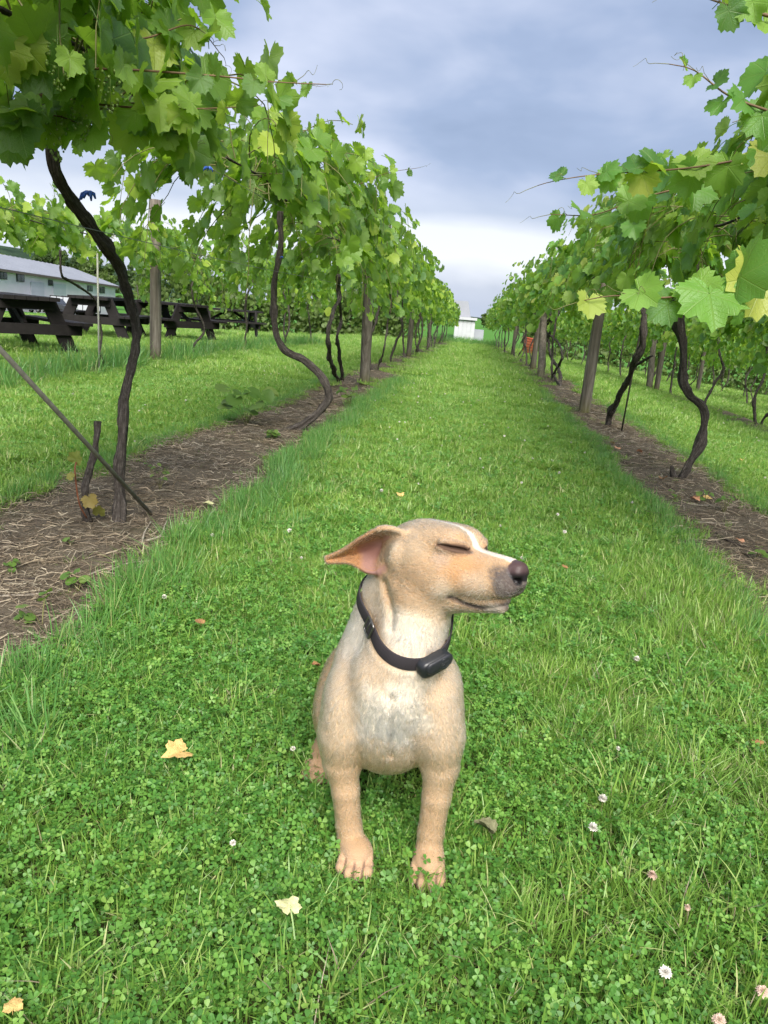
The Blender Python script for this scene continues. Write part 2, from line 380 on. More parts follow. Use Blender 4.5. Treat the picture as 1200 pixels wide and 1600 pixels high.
def mat_post():
    t = NT('weathered_post'); p = t.tex('Object'); n = t.noise(t.map(p, (26, 26, 1.6)), 1.0, 5, .7, .3); n2 = t.noise(t.map(p, (90, 90, 4)), 1.0, 3, .6); n3 = t.noise(p, 2.5, 3)
    c = t.ramp(n, [(.28, (.055, .046, .038)), (.5, (.135, .118, .098)), (.75, (.25, .228, .195))])
    c = t.mix(t.ramp(n3, [(.45, (0, 0, 0)), (.75, (.6, .6, .6))]), c, (.095, .078, .062))
    sx = t.N('ShaderNodeSeparateXYZ'); t.L(p, sx.inputs[0])
    moss = t.math('MULTIPLY', t.ramp(sx.outputs[2], [(.02, (1, 1, 1)), (.22, (0, 0, 0))]), t.ramp(n3, [(.3, (.2, .2, .2)), (.6, (1, 1, 1))]))
    c = t.mix(t.math('MULTIPLY', moss, .55), c, (.13, .14, .03))
    return t.done(t.principled(c, .9, .1, t.bump(t.math('ADD', n, n2), .8, .01)))
M_POST = mat_post()
M_WIRE = mat_plain('galvanised_wire', (.28, .28, .28), .45, .5, .2, 40, 0, .7)

# ------------------------------------------------------------------ vine leaf shapes
_LA = np.radians([0, 25, 48, 75, 98, 130, 155, 170, 180]); _LRr = np.array([1.0, .80, .95, .70, .77, .62, .54, .36, .05])
def leaf_shape(seed, n=32, mid=True, petiole=True, lobed=1.0):
    r0 = np.random.default_rng(seed); ph = np.linspace(-math.pi, math.pi, n, endpoint=False) + math.pi / n
    base = np.interp(np.abs(ph), _LA, .78 + (_LRr - .78) * lobed if lobed != 1 else _LRr); base = np.where(np.abs(ph) > 2.9, np.minimum(base, .30), base)
    if n >= 20: base = base * (1 + .075 * np.where(np.arange(n) % 2 == 0, 1, -1) + r0.normal(0, .02, n))
    fold = r0.uniform(-.15, .55); droop = r0.uniform(.05, .60); wav = r0.uniform(.04, .13); wp = r0.uniform(0, 6); cup = r0.uniform(-.15, .25); tw = r0.uniform(-.25, .25)
    def zf(x, y):
        r = np.hypot(x, y); an = np.arctan2(x, y)
        return fold * np.abs(x) - cup * x * x - droop * np.sign(y) * y * y * np.where(y > 0, 1, .4) + wav * np.sin(5 * an + wp) * r + tw * x * y
    ox, oy = base * np.sin(ph), base * np.cos(ph); P = [np.array([[0, 0]])]
    T = []
    if mid:
        k = n // 2; mx, my = .55 * ox[::2], .55 * oy[::2]; P += [np.stack([mx, my], 1), np.stack([ox, oy], 1)]
        for i in range(k):
            j = (i + 1) % k
            if i != k - 1: T.append([0, 1 + j, 1 + i])
            a, b, c, d = 1 + i, 1 + j, 1 + k + 2 * i, 1 + k + (2 * i + 2) % n; m_ = 1 + k + 2 * i + 1
            if i != k - 1: T += [[a, b, m_], [b, d, m_], [a, m_, c]]
            else: T += [[a, m_, c]]
    else:
        P += [np.stack([ox, oy], 1)]
        for i in range(n - 1): T.append([0, 1 + i + 1, 1 + i])
    P = np.concatenate(P); z = zf(P[:, 0], P[:, 1]); V = np.concatenate([P, z[:, None]], 1); uv = P.copy()
    if petiole:
        b = len(V); w = .018; L = r0.uniform(.5, .8); q = np.array([[0, 0, 0], [0, -L * .5, -.10 * L], [0, -L, -.35 * L]])
        pv = np.concatenate([q + np.array([dx, 0, dz]) for dx, dz in ((-w, w), (w, w), (0, -w))]); V = np.concatenate([V, pv]); uv = np.concatenate([uv, np.tile([[.001, -.4]], (9, 1))])
        for f, g in ((0, 1), (1, 2), (2, 0)):
            for s_ in (0, 1): a, c = b + 3 * f + s_, b + 3 * g + s_; T += [[a, a + 1, c + 1], [a, c + 1, c]]
    return V, np.array(T), uv
NLV = 8
LEAF_V = [leaf_shape(100 + i, 40) for i in range(NLV)]
LEAF_ME = [make_mesh('vine_leaf_%d' % i, v, [t], M_LEAF, True, uv=uv) for i, (v, t, uv) in enumerate(LEAF_V)]
LEAF_MEY = [make_mesh('vine_leaf_yellow_%d' % i, v, [t], M_LEAF_Y, True, uv=uv) for i, (v, t, uv) in enumerate(LEAF_V)]
LEAF_LO = [leaf_shape(200 + i, 10, False, False) for i in range(6)]

def frames(tip, nrm):
    tip = tip / np.linalg.norm(tip, axis=1)[:, None]; nrm = nrm - tip * (nrm * tip).sum(1)[:, None]; nrm /= np.linalg.norm(nrm, axis=1)[:, None] + 1e-9
    return np.cross(tip, nrm), tip, nrm
def leaves_mesh(name, pos, tip, nrm, size, shapes, mat, rnd, pet=None):
    X, Y, Z = frames(tip, nrm); Vs, Ts, Us, As = [], [], [], []; off = 0; k = np.arange(len(pos)) % len(shapes)
    for j, (v, t, uv) in enumerate(shapes):
        m = np.flatnonzero(k == j)
        if not len(m): continue
        W = pos[m, None] + size[m, None, None] * (v[None, :, :1] * X[m, None] + v[None, :, 1:2] * Y[m, None] + v[None, :, 2:] * Z[m, None])
        Vs.append(W.reshape(-1, 3)); Ts.append((t[None] + (np.arange(len(m)) * len(v))[:, None, None] + off).reshape(-1, 3)); off += len(m) * len(v)
        Us.append(np.tile(uv, (len(m), 1))); As.append(np.repeat(rnd[m], len(v)))
    return make_mesh(name, np.concatenate(Vs), [np.concatenate(Ts)], mat, True, {'rnd': np.concatenate(As)}, np.concatenate(Us))

def shoots(r, y0, y1, n, zc, spread=.55, up=.5, nodes=10, lsize=.105, step=.085, zmin=.95):
    """shoots growing from a cordon at x = 0 between y0 and y1, arching out and hanging down; returns leaves and stem lines"""
    P, T, N, S, lines = [], [], [], [], []
    for i in range(n):
        y = r.uniform(y0, y1); sg = 1 if i % 2 == 0 else -1; p = np.array([sg * r.uniform(0, .10), y, zc + r.uniform(-.08, .10)])
        el = r.choice([r.uniform(.1, .7), r.uniform(.7, 1.35), r.uniform(-.5, .1)], p=[.45, up * .7, 1 - .45 - up * .7]); az = r.normal(0, .65)
        d = np.array([sg * math.cos(el) * math.cos(az) * spread / .55, math.cos(el) * math.sin(az), math.sin(el)]); ln = [p.copy()]; k = int(r.integers(max(4, nodes - 4), nodes + 3))
        for j in range(k):
            d = d + np.array([0, 0, -.13 - .05 * j * .5]) + r.normal(0, .12, 3); d /= np.linalg.norm(d)
            if abs(p[0]) > spread: d[0] *= .35; d /= np.linalg.norm(d)
            p = p + d * step
            if p[2] < zmin: break
            ln.append(p.copy())
            for _ in range(1 if r.random() < .75 else 2):
                lat = np.array([sg * r.uniform(.1, 1.0), r.normal(0, .6), r.uniform(-.3, .5)]); off = lat / np.linalg.norm(lat) * r.uniform(.04, .10)
                T.append(np.array([sg * r.uniform(-.1, .7), r.normal(0, .55), r.uniform(-1.1, -.25)])); N.append(np.array([sg * r.uniform(.2, 1.0), r.normal(0, .4), r.uniform(.1, 1.1)]))
                P.append(p + off); S.append(lsize * r.uniform(.62, 1.18) * (1 - .45 * (j / k) ** 2))
        if len(ln) > 2: lines.append(np.array(ln))
    return np.array(P), np.array(T), np.array(N), np.array(S), lines
def line_mesh(lines, r0, r1, mat, name='shoots', n=4):
    m = MB()
    for l in lines: m.tube(l, np.linspace(r0, r1, len(l)), n, cap=False)
    return m.mesh(name, mat, True)

ORD = ['nearest', 'second', 'third', 'fourth', 'fifth', 'sixth', 'seventh', 'eighth', 'ninth', 'tenth', 'eleventh', 'twelfth', 'thirteenth', 'fourteenth', 'fifteenth', 'sixteenth', 'seventeenth', 'eighteenth', 'nineteenth', 'twentieth']
ROWNAME = {'L1': 'row along the left side of the grass path', 'R1': 'row along the right side of the grass path', 'L2': 'short row in front of the picnic tables', 'R2': 'second row to the right of the path', 'R3': 'third row to the right of the path', 'R4': 'fourth row to the right of the path', 'R5': 'fifth row to the right of the path', 'R6': 'sixth row to the right of the path', 'R7': 'seventh row to the right of the path'}

def leaf_object(parent, org, pos, X, Y, Z, s, yellow, j):
    o = bpy.data.objects.new('leaf', (LEAF_MEY if yellow else LEAF_ME)[j % NLV]); COL.objects.link(o); o.parent = parent
    p = pos - org
    o.matrix_local = Matrix(((X[0] * s, Y[0] * s, Z[0] * s, p[0]), (X[1] * s, Y[1] * s, Z[1] * s, p[1]), (X[2] * s, Y[2] * s, Z[2] * s, p[2]), (0, 0, 0, 1)))
    return o
def frustum_score(P):
    x, y, d = project(P); ok = (d > .2) & (x > -60) & (x < 1260) & (y > -60) & (y < 1660); return np.where(ok, 1 / np.maximum(d, .3), -1)

TW = .70
def trunk_mesh(lines, org, name='trunk', seed=0, n=20, ridge=.46):
    m = MB()
    for k, l in enumerate(lines): q = spline(l, .014); kn = 1 + .62 * np.clip(vnoise(np.arange(len(q)) * .11 + seed * 3.3 + k, np.full(len(q), seed * 1.9)) - .55, 0, 1) / .45; m.tube(q[:, :3] - org + .22 * q[:, 3:4] * np.stack([np.sin(np.arange(len(q)) * .21 + seed), np.cos(np.arange(len(q)) * .17 + seed), 0 * q[:, 3]], 1), np.maximum(q[:, 3] * kn * TW, .002), n, ridge=ridge, seed=seed + k * 1.7)
    return m.mesh(name, M_BARK, True)

def _nv(v): return v / np.linalg.norm(v)
def near_vine(row, ordn, base, trunks, zc, y0, y1, seed, nsh, nleaf, yellow=False, spread=.55, up=.5, lsize=.105, label='', nodes=10, canes=(), dx=0.0, zmin=None):
    """a vine with its own trunk, shoots and single leaves"""
    r = np.random.default_rng(seed); org = np.array([base[0], base[1], float(tz(base[0], base[1]))])
    v = thing('grapevine', org, label or '%s grapevine of the %s' % (ORD[ordn], ROWNAME[row]), 'grapevine', 'grapevines along the trellis rows')
    if trunks: link('trunk', trunk_mesh(trunks, org, seed=seed), v)
    P, T, N, S, lines = shoots(r, y0, y1, nsh, zc, spread, up, nodes, lsize, zmin=zmin if zmin else (1.12 if row[0] == 'R' else .72 if row == 'L2' else .85))
    rx = np.array([ROWS[row] + dx, 0, float(tz(ROWS[row], (y0 + y1) / 2))]); P = P + rx; lines = [l + rx for l in lines]
    # arms of the vine along the wire
    arm = [np.array([[ROWS[row] + dx + .02 * math.sin(k * 2.1 + seed), y, zc + rx[2] + .02 * math.sin(k * 1.3), .013 - .006 * abs(k - 4) / 4] for k, y in enumerate(np.linspace(y0, y1, 9))])]
    link('arm', trunk_mesh(arm, org, 'arm', seed + 5, 8, .15), v)
    link('shoots', line_mesh([l - org for l in lines], .0042, .0018, M_CANE), v, kind='stuff')
    for cpts, lv in canes:                                                      # single long canes that stand out
        q = spline(np.array(cpts), .02); cn = MB().tube(q - org, np.linspace(.0042, .0012, len(q)), 6).build('cane', M_CANE_B, v, smooth=True)
        e = q[-1] - q[-6]; e = e / np.linalg.norm(e)
        for tt in range(4):
            k0 = len(q) - 1 - int(tt * len(q) * .13); p0 = q[max(k0, 3)]; rr_ = np.random.default_rng(seed * 7 + tt); w1 = _nv(rr_.normal(0, 1, 3) + [0, -.3, .2]); w2 = _nv(np.cross(e, w1)); L0 = rr_.uniform(.05, .10); th = np.linspace(0, 1, 26)
            c_ = p0 + e * (L0 * th * (.9 - .5 * tt / 3))[:, None] + w1 * (L0 * .5 * th)[:, None] + (w1[None] * np.cos(th * 11)[:, None] + w2[None] * np.sin(th * 11)[:, None]) * (.016 * sstep(.35, 1, th))[:, None]
            MB().tube(c_ - org, np.linspace(.0011, .0005, 26), 4, cap=False).build('tendril', M_CANE, cn, smooth=True)
        for (p, t_, n_, s_) in lv: P = np.vstack([P, p]); T = np.vstack([T, t_]); N = np.vstack([N, n_]); S = np.append(S, s_ * 1.0)
    sc = frustum_score(P); ncane = sum(len(lv) for _, lv in canes)
    if ncane: sc[-ncane:] += 10
    order = np.argsort(-sc); X, Y, Z = frames(T, N); pick = order[:nleaf]; pick = pick[sc[pick] > 0]
    for j, i in enumerate(pick): leaf_object(v, org, P[i], X[i], Y[i], Z[i], S[i], yellow, j)
    rest = np.setdiff1d(np.arange(len(P)), pick)
    if len(rest): link('foliage', leaves_mesh('foliage', P[rest] - org, T[rest], N[rest], S[rest], LEAF_V[:4], M_LEAF_Y if yellow else M_LEAF, r.random(len(rest))), v, kind='stuff')
    return v
def pxl(pts, X, rad):
    """trunk line: pixels of the photograph on the vertical plane of the row, with a radius in metres along it"""
    rad = np.interp(np.linspace(0, 1, len(pts)), np.linspace(0, 1, len(rad)), rad); return np.array([np.append(at_X(x, y, X + (d[0] if d else 0)), rr) for (x, y, *d), rr in zip(pts, rad)])
def pxy(pts, Y, rad):
    rad = np.interp(np.linspace(0, 1, len(pts)), np.linspace(0, 1, len(rad)), rad); return np.array([np.append(at_Y(x, y, Y), rr) for (x, y), rr in zip(pts, rad)])
def gX(px, py): return float(at_ground(px, py)[0])
def cane(pts, n, s, seed, both=True, t0=.0, sd=(0, 0, 0), shrink=.6, yaw=None):
    """a long shoot through (px, py, Y) with n leaves along it"""
    q = np.array([at_Y(*p) for p in pts]); c = spline(q, .02); r = np.random.default_rng(seed); lv = []
    for i in range(n):
        u = t0 + (1 - t0) * (i + .5) / n; k = int(u * (len(c) - 1)); s_ = s * (1 - (1 - shrink) * u) * r.uniform(.8, 1.15)
        sg = 1 if i % 2 else -1; t_ = np.array([r.normal(0, .5), -.35 + r.normal(0, .3), -1.0 if sg < 0 else r.uniform(-.6, .5)]); n_ = np.array([r.normal(0, .5), -.75, r.uniform(.0, .8)])
        lv.append((c[k] + np.array([r.normal(0, .02), r.normal(0, .02), sg * .012])  , t_, n_, s_))
    return q, lv

# ------------------------------------------------------------------ the vines nearest to the camera
XL, XR = ROWS['L1'], ROWS['R1']
t1 = pxl([(183, 826), (191, 775), (188, 720), (191, 655), (203, 595), (209, 540), (206, 485), (193, 428), (166, 388), (140, 350), (112, 312), (88, 272), (80, 225), (77, 170), (74, 120)], gX(183, 824), [.042, .030, .026, .025, .026, .024, .024, .026, .022, .018])
V1 = near_vine('L1', 0, t1[0], [t1, pxl([(186, 800), (182, 815), (176, 828)], XL, [.02, .022, .018])], 1.72, 1.05, 3.40, 21, 84, 300, spread=.40, up=.60, lsize=.112, nodes=9, zmin=1.44,
          label='nearest grapevine of the left row, thick dark trunk bent towards the top left corner',
          canes=[cane([(55, 108, 2.15), (180, 108, 2.15), (330, 118, 2.18), (430, 128, 2.2), (510, 132, 2.22)], 9, .085, 1, t0=.15, shrink=.35), cane([(60, 148, 2.3), (170, 165, 2.3), (290, 170, 2.3), (400, 166, 2.3)], 8, .085, 2, t0=.2, shrink=.6),
                 cane([(130, 20, 2.4), (215, 60, 2.5), (300, 40, 2.6), (350, 90, 2.7)], 6, .10, 3), cane([(20, 205, 2.2), (80, 180, 2.2), (150, 205, 2.25)], 9, .10, 11, shrink=.9), cane([(15, 70, 2.0), (90, 100, 2.1), (170, 130, 2.2)], 9, .105, 12, shrink=.9), cane([(200, 190, 2.7), (260, 200, 2.8), (310, 230, 2.9)], 7, .10, 13, shrink=.9)])
t2 = pxy([(447, 676), (470, 667), (495, 647), (514, 620), (506, 592), (480, 567), (450, 550), (433, 525), (427, 490), (428, 455), (432, 420), (440, 370), (438, 330)], float(at_ground(447, 674)[1]), [.040, .036, .034, .032, .030, .030, .026])
V2 = near_vine('L1', 1, t2[0], [t2], 1.70, 4.4, 7.5, 22, 76, 300, spread=.60, up=.75, lsize=.108, nodes=11,
          label='second grapevine of the left row, grey trunk sweeping in a wide curve to the ground',
          canes=[cane([(470, 350, 5.6), (540, 300, 5.5), (600, 272, 5.4), (655, 262, 5.3)], 7, .075, 4, t0=.2, shrink=.4), cane([(430, 200, 5.4), (440, 150, 5.4), (450, 130, 5.4), (500, 135, 5.4)], 5, .08, 5, t0=.1)])
t3 = pxl([(531, 602), (520, 575), (513, 540), (514, 510), (522, 485), (530, 462), (528, 430)], gX(531, 600), [.036, .030, .028, .030])
t3b = pxl([(536, 598), (531, 560), (527, 525), (533, 500), (530, 470)], gX(536, 597), [.028, .022, .020])
near_vine('L1', 2, t3[0], [t3, t3b], 1.58, 7.6, 10.6, 23, 58, 170, spread=.58, up=.5, label='third grapevine of the left row, two dark stems side by side')
R0B = np.array([XR, 2.45]); tr0 = np.array([[XR, 2.45, -.02, .034], [XR + .1, 2.5, .35, .030], [XR + .16, 2.42, .8, .028], [XR + .05, 2.4, 1.25, .026], [XR, 2.4, 1.6, .022]])
VR = near_vine('R1', 0, R0B, [tr0], 1.70, 1.75, 3.9, 31, 70, 270, yellow=True, spread=.46, up=.74, lsize=.115, dx=.10, zmin=1.25,
          label='grapevine at the right edge with big leaves and long canes over the path',
          canes=[cane([(1215, 28, 1.9), (1150, 12, 1.9), (1095, -6, 1.9)], 4, .070, 6, t0=.2), cane([(1215, 178, 2.5), (1140, 150, 2.5), (1085, 110, 2.5), (1045, 100, 2.5)], 6, .075, 7, t0=.0, shrink=.3),
                 cane([(1215, 238, 2.7), (1080, 262, 2.7), (940, 272, 2.65), (870, 282, 2.6), (840, 290, 2.6)], 12, .105, 8, t0=.0, shrink=.4), cane([(1100, 285, 2.9), (1000, 310, 2.9), (930, 335, 2.85), (860, 335, 2.8)], 7, .09, 9, t0=.0, shrink=.5),
                 cane([(1215, 415, 1.85), (1120, 452, 1.85), (1040, 465, 1.85), (960, 462, 1.85), (910, 470, 1.85)], 7, .105, 10, t0=.0, shrink=.45)])
tr1 = pxy([(1058, 755), (1078, 722), (1100, 685), (1098, 640), (1076, 612), (1068, 575), (1066, 530), (1062, 495), (1070, 462), (1082, 425), (1085, 390)], float(at_ground(1058, 753)[1]), [.036, .030, .030, .034, .034, .036, .036, .026])
tr1b = pxy([(1062, 500), (1050, 475), (1032, 450), (1015, 425)], float(at_ground(1058, 753)[1]), [.026, .018, .014]); tr1c = pxy([(1056, 754), (1050, 738), (1048, 728)], float(at_ground(1058, 753)[1]), [.022, .016, .010])
near_vine('R1', 1, tr1[0], [tr1, tr1b, tr1c], 1.66, 3.9, 6.7, 32, 66, 290, yellow=True, spread=.52, up=.5, label='grapevine right of the path with a bowed grey trunk forking under the leaves')
tr2 = pxl([(948, 670), (955, 645), (975, 605), (990, 572), (1003, 535), (1007, 500), (1000, 470), (998, 440)], gX(948, 667), [.034, .032, .032, .028, .026]); tr2b = pxl([(988, 575), (1008, 562), (1020, 556)], gX(948, 667), [.014, .010])
near_vine('R1', 2, tr2[0], [tr2, tr2b], 1.64, 6.7, 9.4, 33, 62, 220, yellow=True, spread=.52, up=.5, label='leaning dark grapevine just behind the mossy post, right of the path')
tr3 = pxl([(876, 608), (874, 580), (860, 555), (857, 530), (862, 505), (858, 480)], gX(876, 606), [.032, .028, .026]); tr3b = pxl([(876, 606), (866, 585), (878, 560), (872, 535), (852, 515), (868, 490)], gX(876, 606), [.028, .022, .02])
near_vine('R1', 3, tr3[0], [tr3, tr3b], 1.58, 9.4, 12.2, 34, 54, 140, yellow=True, spread=.52, up=.5, label='grapevine with two twisted crossing stems between two posts, right of the path')

# ------------------------------------------------------------------ vines further down the rows
FV = []
for k in range(6):
    r = np.random.default_rng(400 + k); P, T, N, S, ln = shoots(r, -1.4, 1.4, 56, 1.58, .55, .55, 11, .115, zmin=.92)
    FV.append([leaves_mesh('foliage_%d%s' % (k, q), P, T, N, S * 1.05, LEAF_LO, m, r.random(len(P))) for q, m in (('', M_LEAF_F), ('y', M_LEAF_FY))])
FT = []
for k in range(8):
    r = np.random.default_rng(500 + k); ls = []
    for q in range(1 + (k % 3 == 0)):
        z = np.array([-.03, .15, .4, .7, 1.0, 1.3, 1.55]); a = np.cumsum(r.normal(0, .10, 7)) * np.array([.3, 1, 1, 1, 1, 1, 1]); b = np.cumsum(r.normal(0, .07, 7)); a -= a[0]; b -= b[0]
        b = b - np.linspace(0, 1, 7) * b[-1]
        ls.append(np.stack([b + q * .06, a + q * .05, z, np.array([.034, .030, .027, .026, .025, .022, .018]) * (1 - .25 * q)], 1))
    FT.append(trunk_mesh(ls, np.zeros(3), 'trunk', 40 + k, 8))
def far_vine(row, ordn, y, k, label=None):
    x = ROWS[row] + (k * 37 % 7 - 3) * .02; v = thing('grapevine', (x, y, float(tz(x, y))), label or '%s grapevine from the camera in the %s' % (ORD[ordn], ROWNAME[row]), 'grapevine', 'grapevines along the trellis rows')
    link('trunk', FT[k % 8], v); f = link('foliage', FV[k % 6][row[0] == 'R'], v, kind='stuff'); v.rotation_euler[2] = 0
    f.scale = (1 + .05 * (k % 3 - 1), 1, 1 + .04 * (k % 4 - 1.5))
    if k % 2: f.rotation_euler[2] = math.pi
    return v
k = 0
for row, ys, o0 in (('L1', [12.4, 14.9, 17.5, 20.2, 23, 26, 29, 32, 35, 38, 41, 44], 3), ('R1', [13.7, 16.4, 19.2, 22, 25, 28, 31, 34, 37, 40, 43], 4), ('R2', [9.6, 12.0, 14.3, 16.8, 19.5, 22.3, 25, 28, 31, 34, 37, 40], 1),
                    ('R3', [13.0, 15.5, 18.0, 20.8, 23.5, 26.3, 29, 32, 35, 38], 0), ('R4', [16, 18.5, 21, 23.6, 26.3, 29, 32, 35], 0), ('R5', [20, 22.6, 25, 28, 31, 34], 0), ('R6', [24, 27, 30, 33, 36], 0), ('R7', [28, 31, 34, 37], 0)):
    for j, y in enumerate(ys): far_vine(row, o0 + j, y, k); k += 1
# second row on the left, in front of the tables, and the near vine of the second row on the right
def generic_trunk(x, y, seed, h=1.55, r=.028):
    g = np.random.default_rng(seed); z = np.array([-.03, .15, .4, .7, 1.0, 1.3, h]); a = np.cumsum(g.normal(0, .09, 7)); b = np.cumsum(g.normal(0, .06, 7)); b -= np.linspace(0, 1, 7) * b[-1]; z0 = float(tz(x, y))
    return np.stack([x + b - b[0], y + a - a[0], z + z0, r * np.array([1.2, 1.05, 1, .95, .9, .8, .65])], 1)
X2 = ROWS['L2']
for j, (y, lab, nl) in enumerate(((6.6, 'grapevine of the short row at the left edge, behind the nearest trunk', 150), (12.3, 'grapevine with a stubby dark stem right of the old post by the tables', 120), (15.2, 'grapevine with a thin curved stem in front of the blue thing', 100))):
    near_vine('L2', j, (X2, y), [generic_trunk(X2, y, 60 + j, r=.024)], 1.52, y - 1.4, y + 1.4, 41 + j, 40, nl, spread=.5, up=.45, lsize=.11, label=lab, zmin=1.25 if y < 8 else .72)
yv = pxl([(163, 572), (157, 548), (158, 520), (152, 478), (138, 458), (110, 440), (96, 428), (94, 390)], X2, [.020, .017, .015, .016, .014])
near_vine('L2', 1, yv[0], [yv], 1.5, 8.1, 10.9, 46, 40, 150, spread=.5, up=.45, lsize=.11, zmin=1.25, label='young grapevine with a thin S-shaped stem tied to a pale stake near the tables')
far_vine('L2', 4, 18.1, 3); far_vine('L2', 5, 21, 5)
tn = generic_trunk(ROWS['R2'], 7.2, 71); near_vine('R2', 0, tn[0], [tn], 1.55, 5.6, 8.5, 48, 44, 120, yellow=True, spread=.5, label='nearest grapevine of the second row at the right edge')

# unripe grapes hanging in the nearest vine
def grape_mesh(seed):
    r = np.random.default_rng(seed); m = MB(); a = np.linspace(0, 2 * math.pi, 7)[:-1]
    for i in range(38):
        u = i / 37; rad = .022 * math.sin(math.pi * min(1, .15 + .85 * u)) + .004; th = i * 2.4; c = np.array([rad * math.cos(th), rad * math.sin(th), -.10 * u]) + r.normal(0, .002, 3); q = .0042 * r.uniform(.7, 1.15); V = [c + [0, 0, q]]
        for ph in (.9, 2.1): V += [c + q * np.array([math.sin(ph) * math.cos(x), math.sin(ph) * math.sin(x), math.cos(ph)]) for x in a]
        V += [c - [0, 0, q]]; T = [[0, 1 + j, 1 + (j + 1) % 6] for j in range(6)] + [[13, 7 + (j + 1) % 6, 7 + j] for j in range(6)]; Q = [[1 + j, 7 + j, 7 + (j + 1) % 6, 1 + (j + 1) % 6] for j in range(6)]; m.add(V, Q, T)
    m.tube([(0, 0, .03), (0, 0, -.03), (0, 0, -.09)], .0012, 5); return m.mesh('grape_bunch', M_GRAPE, True)
M_GRAPE = mat_plain('unripe_grape', (.17, .26, .05), .35, .5, .2, 60, 0)
for j, (px, py, Y) in enumerate(((90, 62, 2.0), (172, 105, 2.15), (88, 185, 2.2), (128, 150, 2.2), (355, 330, 5.4), (402, 300, 5.3))):
    p = at_Y(px, py, Y); pv = V1 if px < 200 else V2 if px < 500 else VR; o = link('grape_bunch', grape_mesh(j), pv, p - np.array(pv.location), kind='stuff'); o.scale = (1.1,) * 3
# ------------------------------------------------------------------ posts, stakes, wires
def post(x, y, h, r, lean=(0, 0), label='', seed=0):
    z = float(tz(x, y)); n = 8; pts = [np.array([lean[0] * u, lean[1] * u, -.15 + (h + .15) * u]) for u in np.linspace(0, 1, n)]
    m = MB().tube(pts, r * (1 + .05 * np.sin(np.arange(n) * 1.7 + seed)) * np.linspace(1.05, .95, n), 16, ridge=.05, seed=seed)
    return m.build('trellis_post', M_POST, None, True, loc=(x, y, z), label=label, cat='post', group='wooden trellis posts')
def post_px(base, top, X, r, label, seed):
    X = gX(*base) if abs(X) < 2 else X; a = at_X(*base, X); z = float(tz(a[0], a[1])); b = at_X(*top, X); return post(a[0], a[1], b[2] - z, r, (b[0] - a[0], b[1] - a[1]), label, seed)
post_px((570, 604), (579, 400), XL, .065, 'grey wooden post in the left row, beside the two dark stems', 1)
post_px((912, 647), (944, 440), XR, .062, 'leaning grey post with a mossy foot, right of the path', 2)
post_px((846, 592), (852, 450), XR, .065, 'upright dark post behind the twisted stems, right of the path', 3)
post_px((243, 567), (243, 312), X2, .075, 'tall old post of the short row in front of the tables', 4)
post_px((1015, 607), (1028, 470), ROWS['R2'] - .25, .065, 'grey post of the second row seen under the right canopy', 5)
for j, (row, y) in enumerate((('L1', 18.8), ('L1', 27.5), ('R1', 17.8), ('R1', 26.5), ('R2', 18.2), ('R3', 17), ('R3', 25), ('R4', 22))):
    post(ROWS[row], y, 1.75, .06, (0, .03 * (j % 3 - 1)), '%s post down the %s' % ('farther' if y > 24 else 'distant', ROWNAME[row]), 10 + j)
def rod(name, p, q, r, mat, label, cat):
    p = np.asarray(p); q = np.asarray(q); return MB().tube([np.zeros(3), (q - p) / 2, q - p], r, 8).build(name, mat, None, True, loc=p, label=label, cat=cat)
M_GALV = mat_plain('weathered_steel_rod', (.16, .155, .125), .6, .4, .3, 40, .2, .3)
a = at_X(248, 806, XL + .12); b = at_X(-60, 480, XL + .0)
rod('anchor_rod', a + (0, 0, -.03), b, .0085, M_GALV, 'long grey rod leaning across the nearest trunk down to the bed', 'rod')
a = at_X(155, 572, X2 + .06); rod('vine_stake', a + (0, 0, -.05), at_X(152, 392, X2 + .06), .011, mat_plain('pale_stake', (.33, .33, .29), .7, .2, .2, 20, .1), 'pale thin stake beside the young vine near the tables', 'stake')
a = at_X(972, 668, XR + .02); rod('vine_stake', a + (0, 0, -.03), at_X(1004, 500, XR + .02), .008, mat_plain('dark_stake', (.05, .042, .036), .8, .2, .3, 20, .1), 'thin dark stake beside the leaning vine, right of the path', 'stake')
for row, y1 in (('L1', 42), ('L2', 22), ('R1', 41), ('R2', 41)):
    y0 = {'L1': -1.0, 'L2': 3.0, 'R1': .5, 'R2': 5}[row]; x = ROWS[row]; m = MB(); ys = np.arange(y0, y1, 1.2)
    pts = np.stack([np.full(len(ys), x) + (.055 if row[0] == 'L' else -.055), ys, tz(np.full(len(ys), x), ys) + 1.60 - .02 * np.abs(np.sin(ys * .45))], 1)
    w = m.tube(pts - pts[0], .0016, 5).build('trellis_wire', M_WIRE, None, True, loc=pts[0], label='top wire of the %s' % ROWNAME[row], cat='wire', group='trellis wires')
    if row == 'L1':
        q = pts.copy(); q[:, 2] -= .42
        MB().tube(q - q[0], .0015, 5).build('trellis_wire', M_WIRE, None, True, loc=q[0], label='lower wire crossing the nearest trunk in the left row', cat='wire', group='trellis wires')
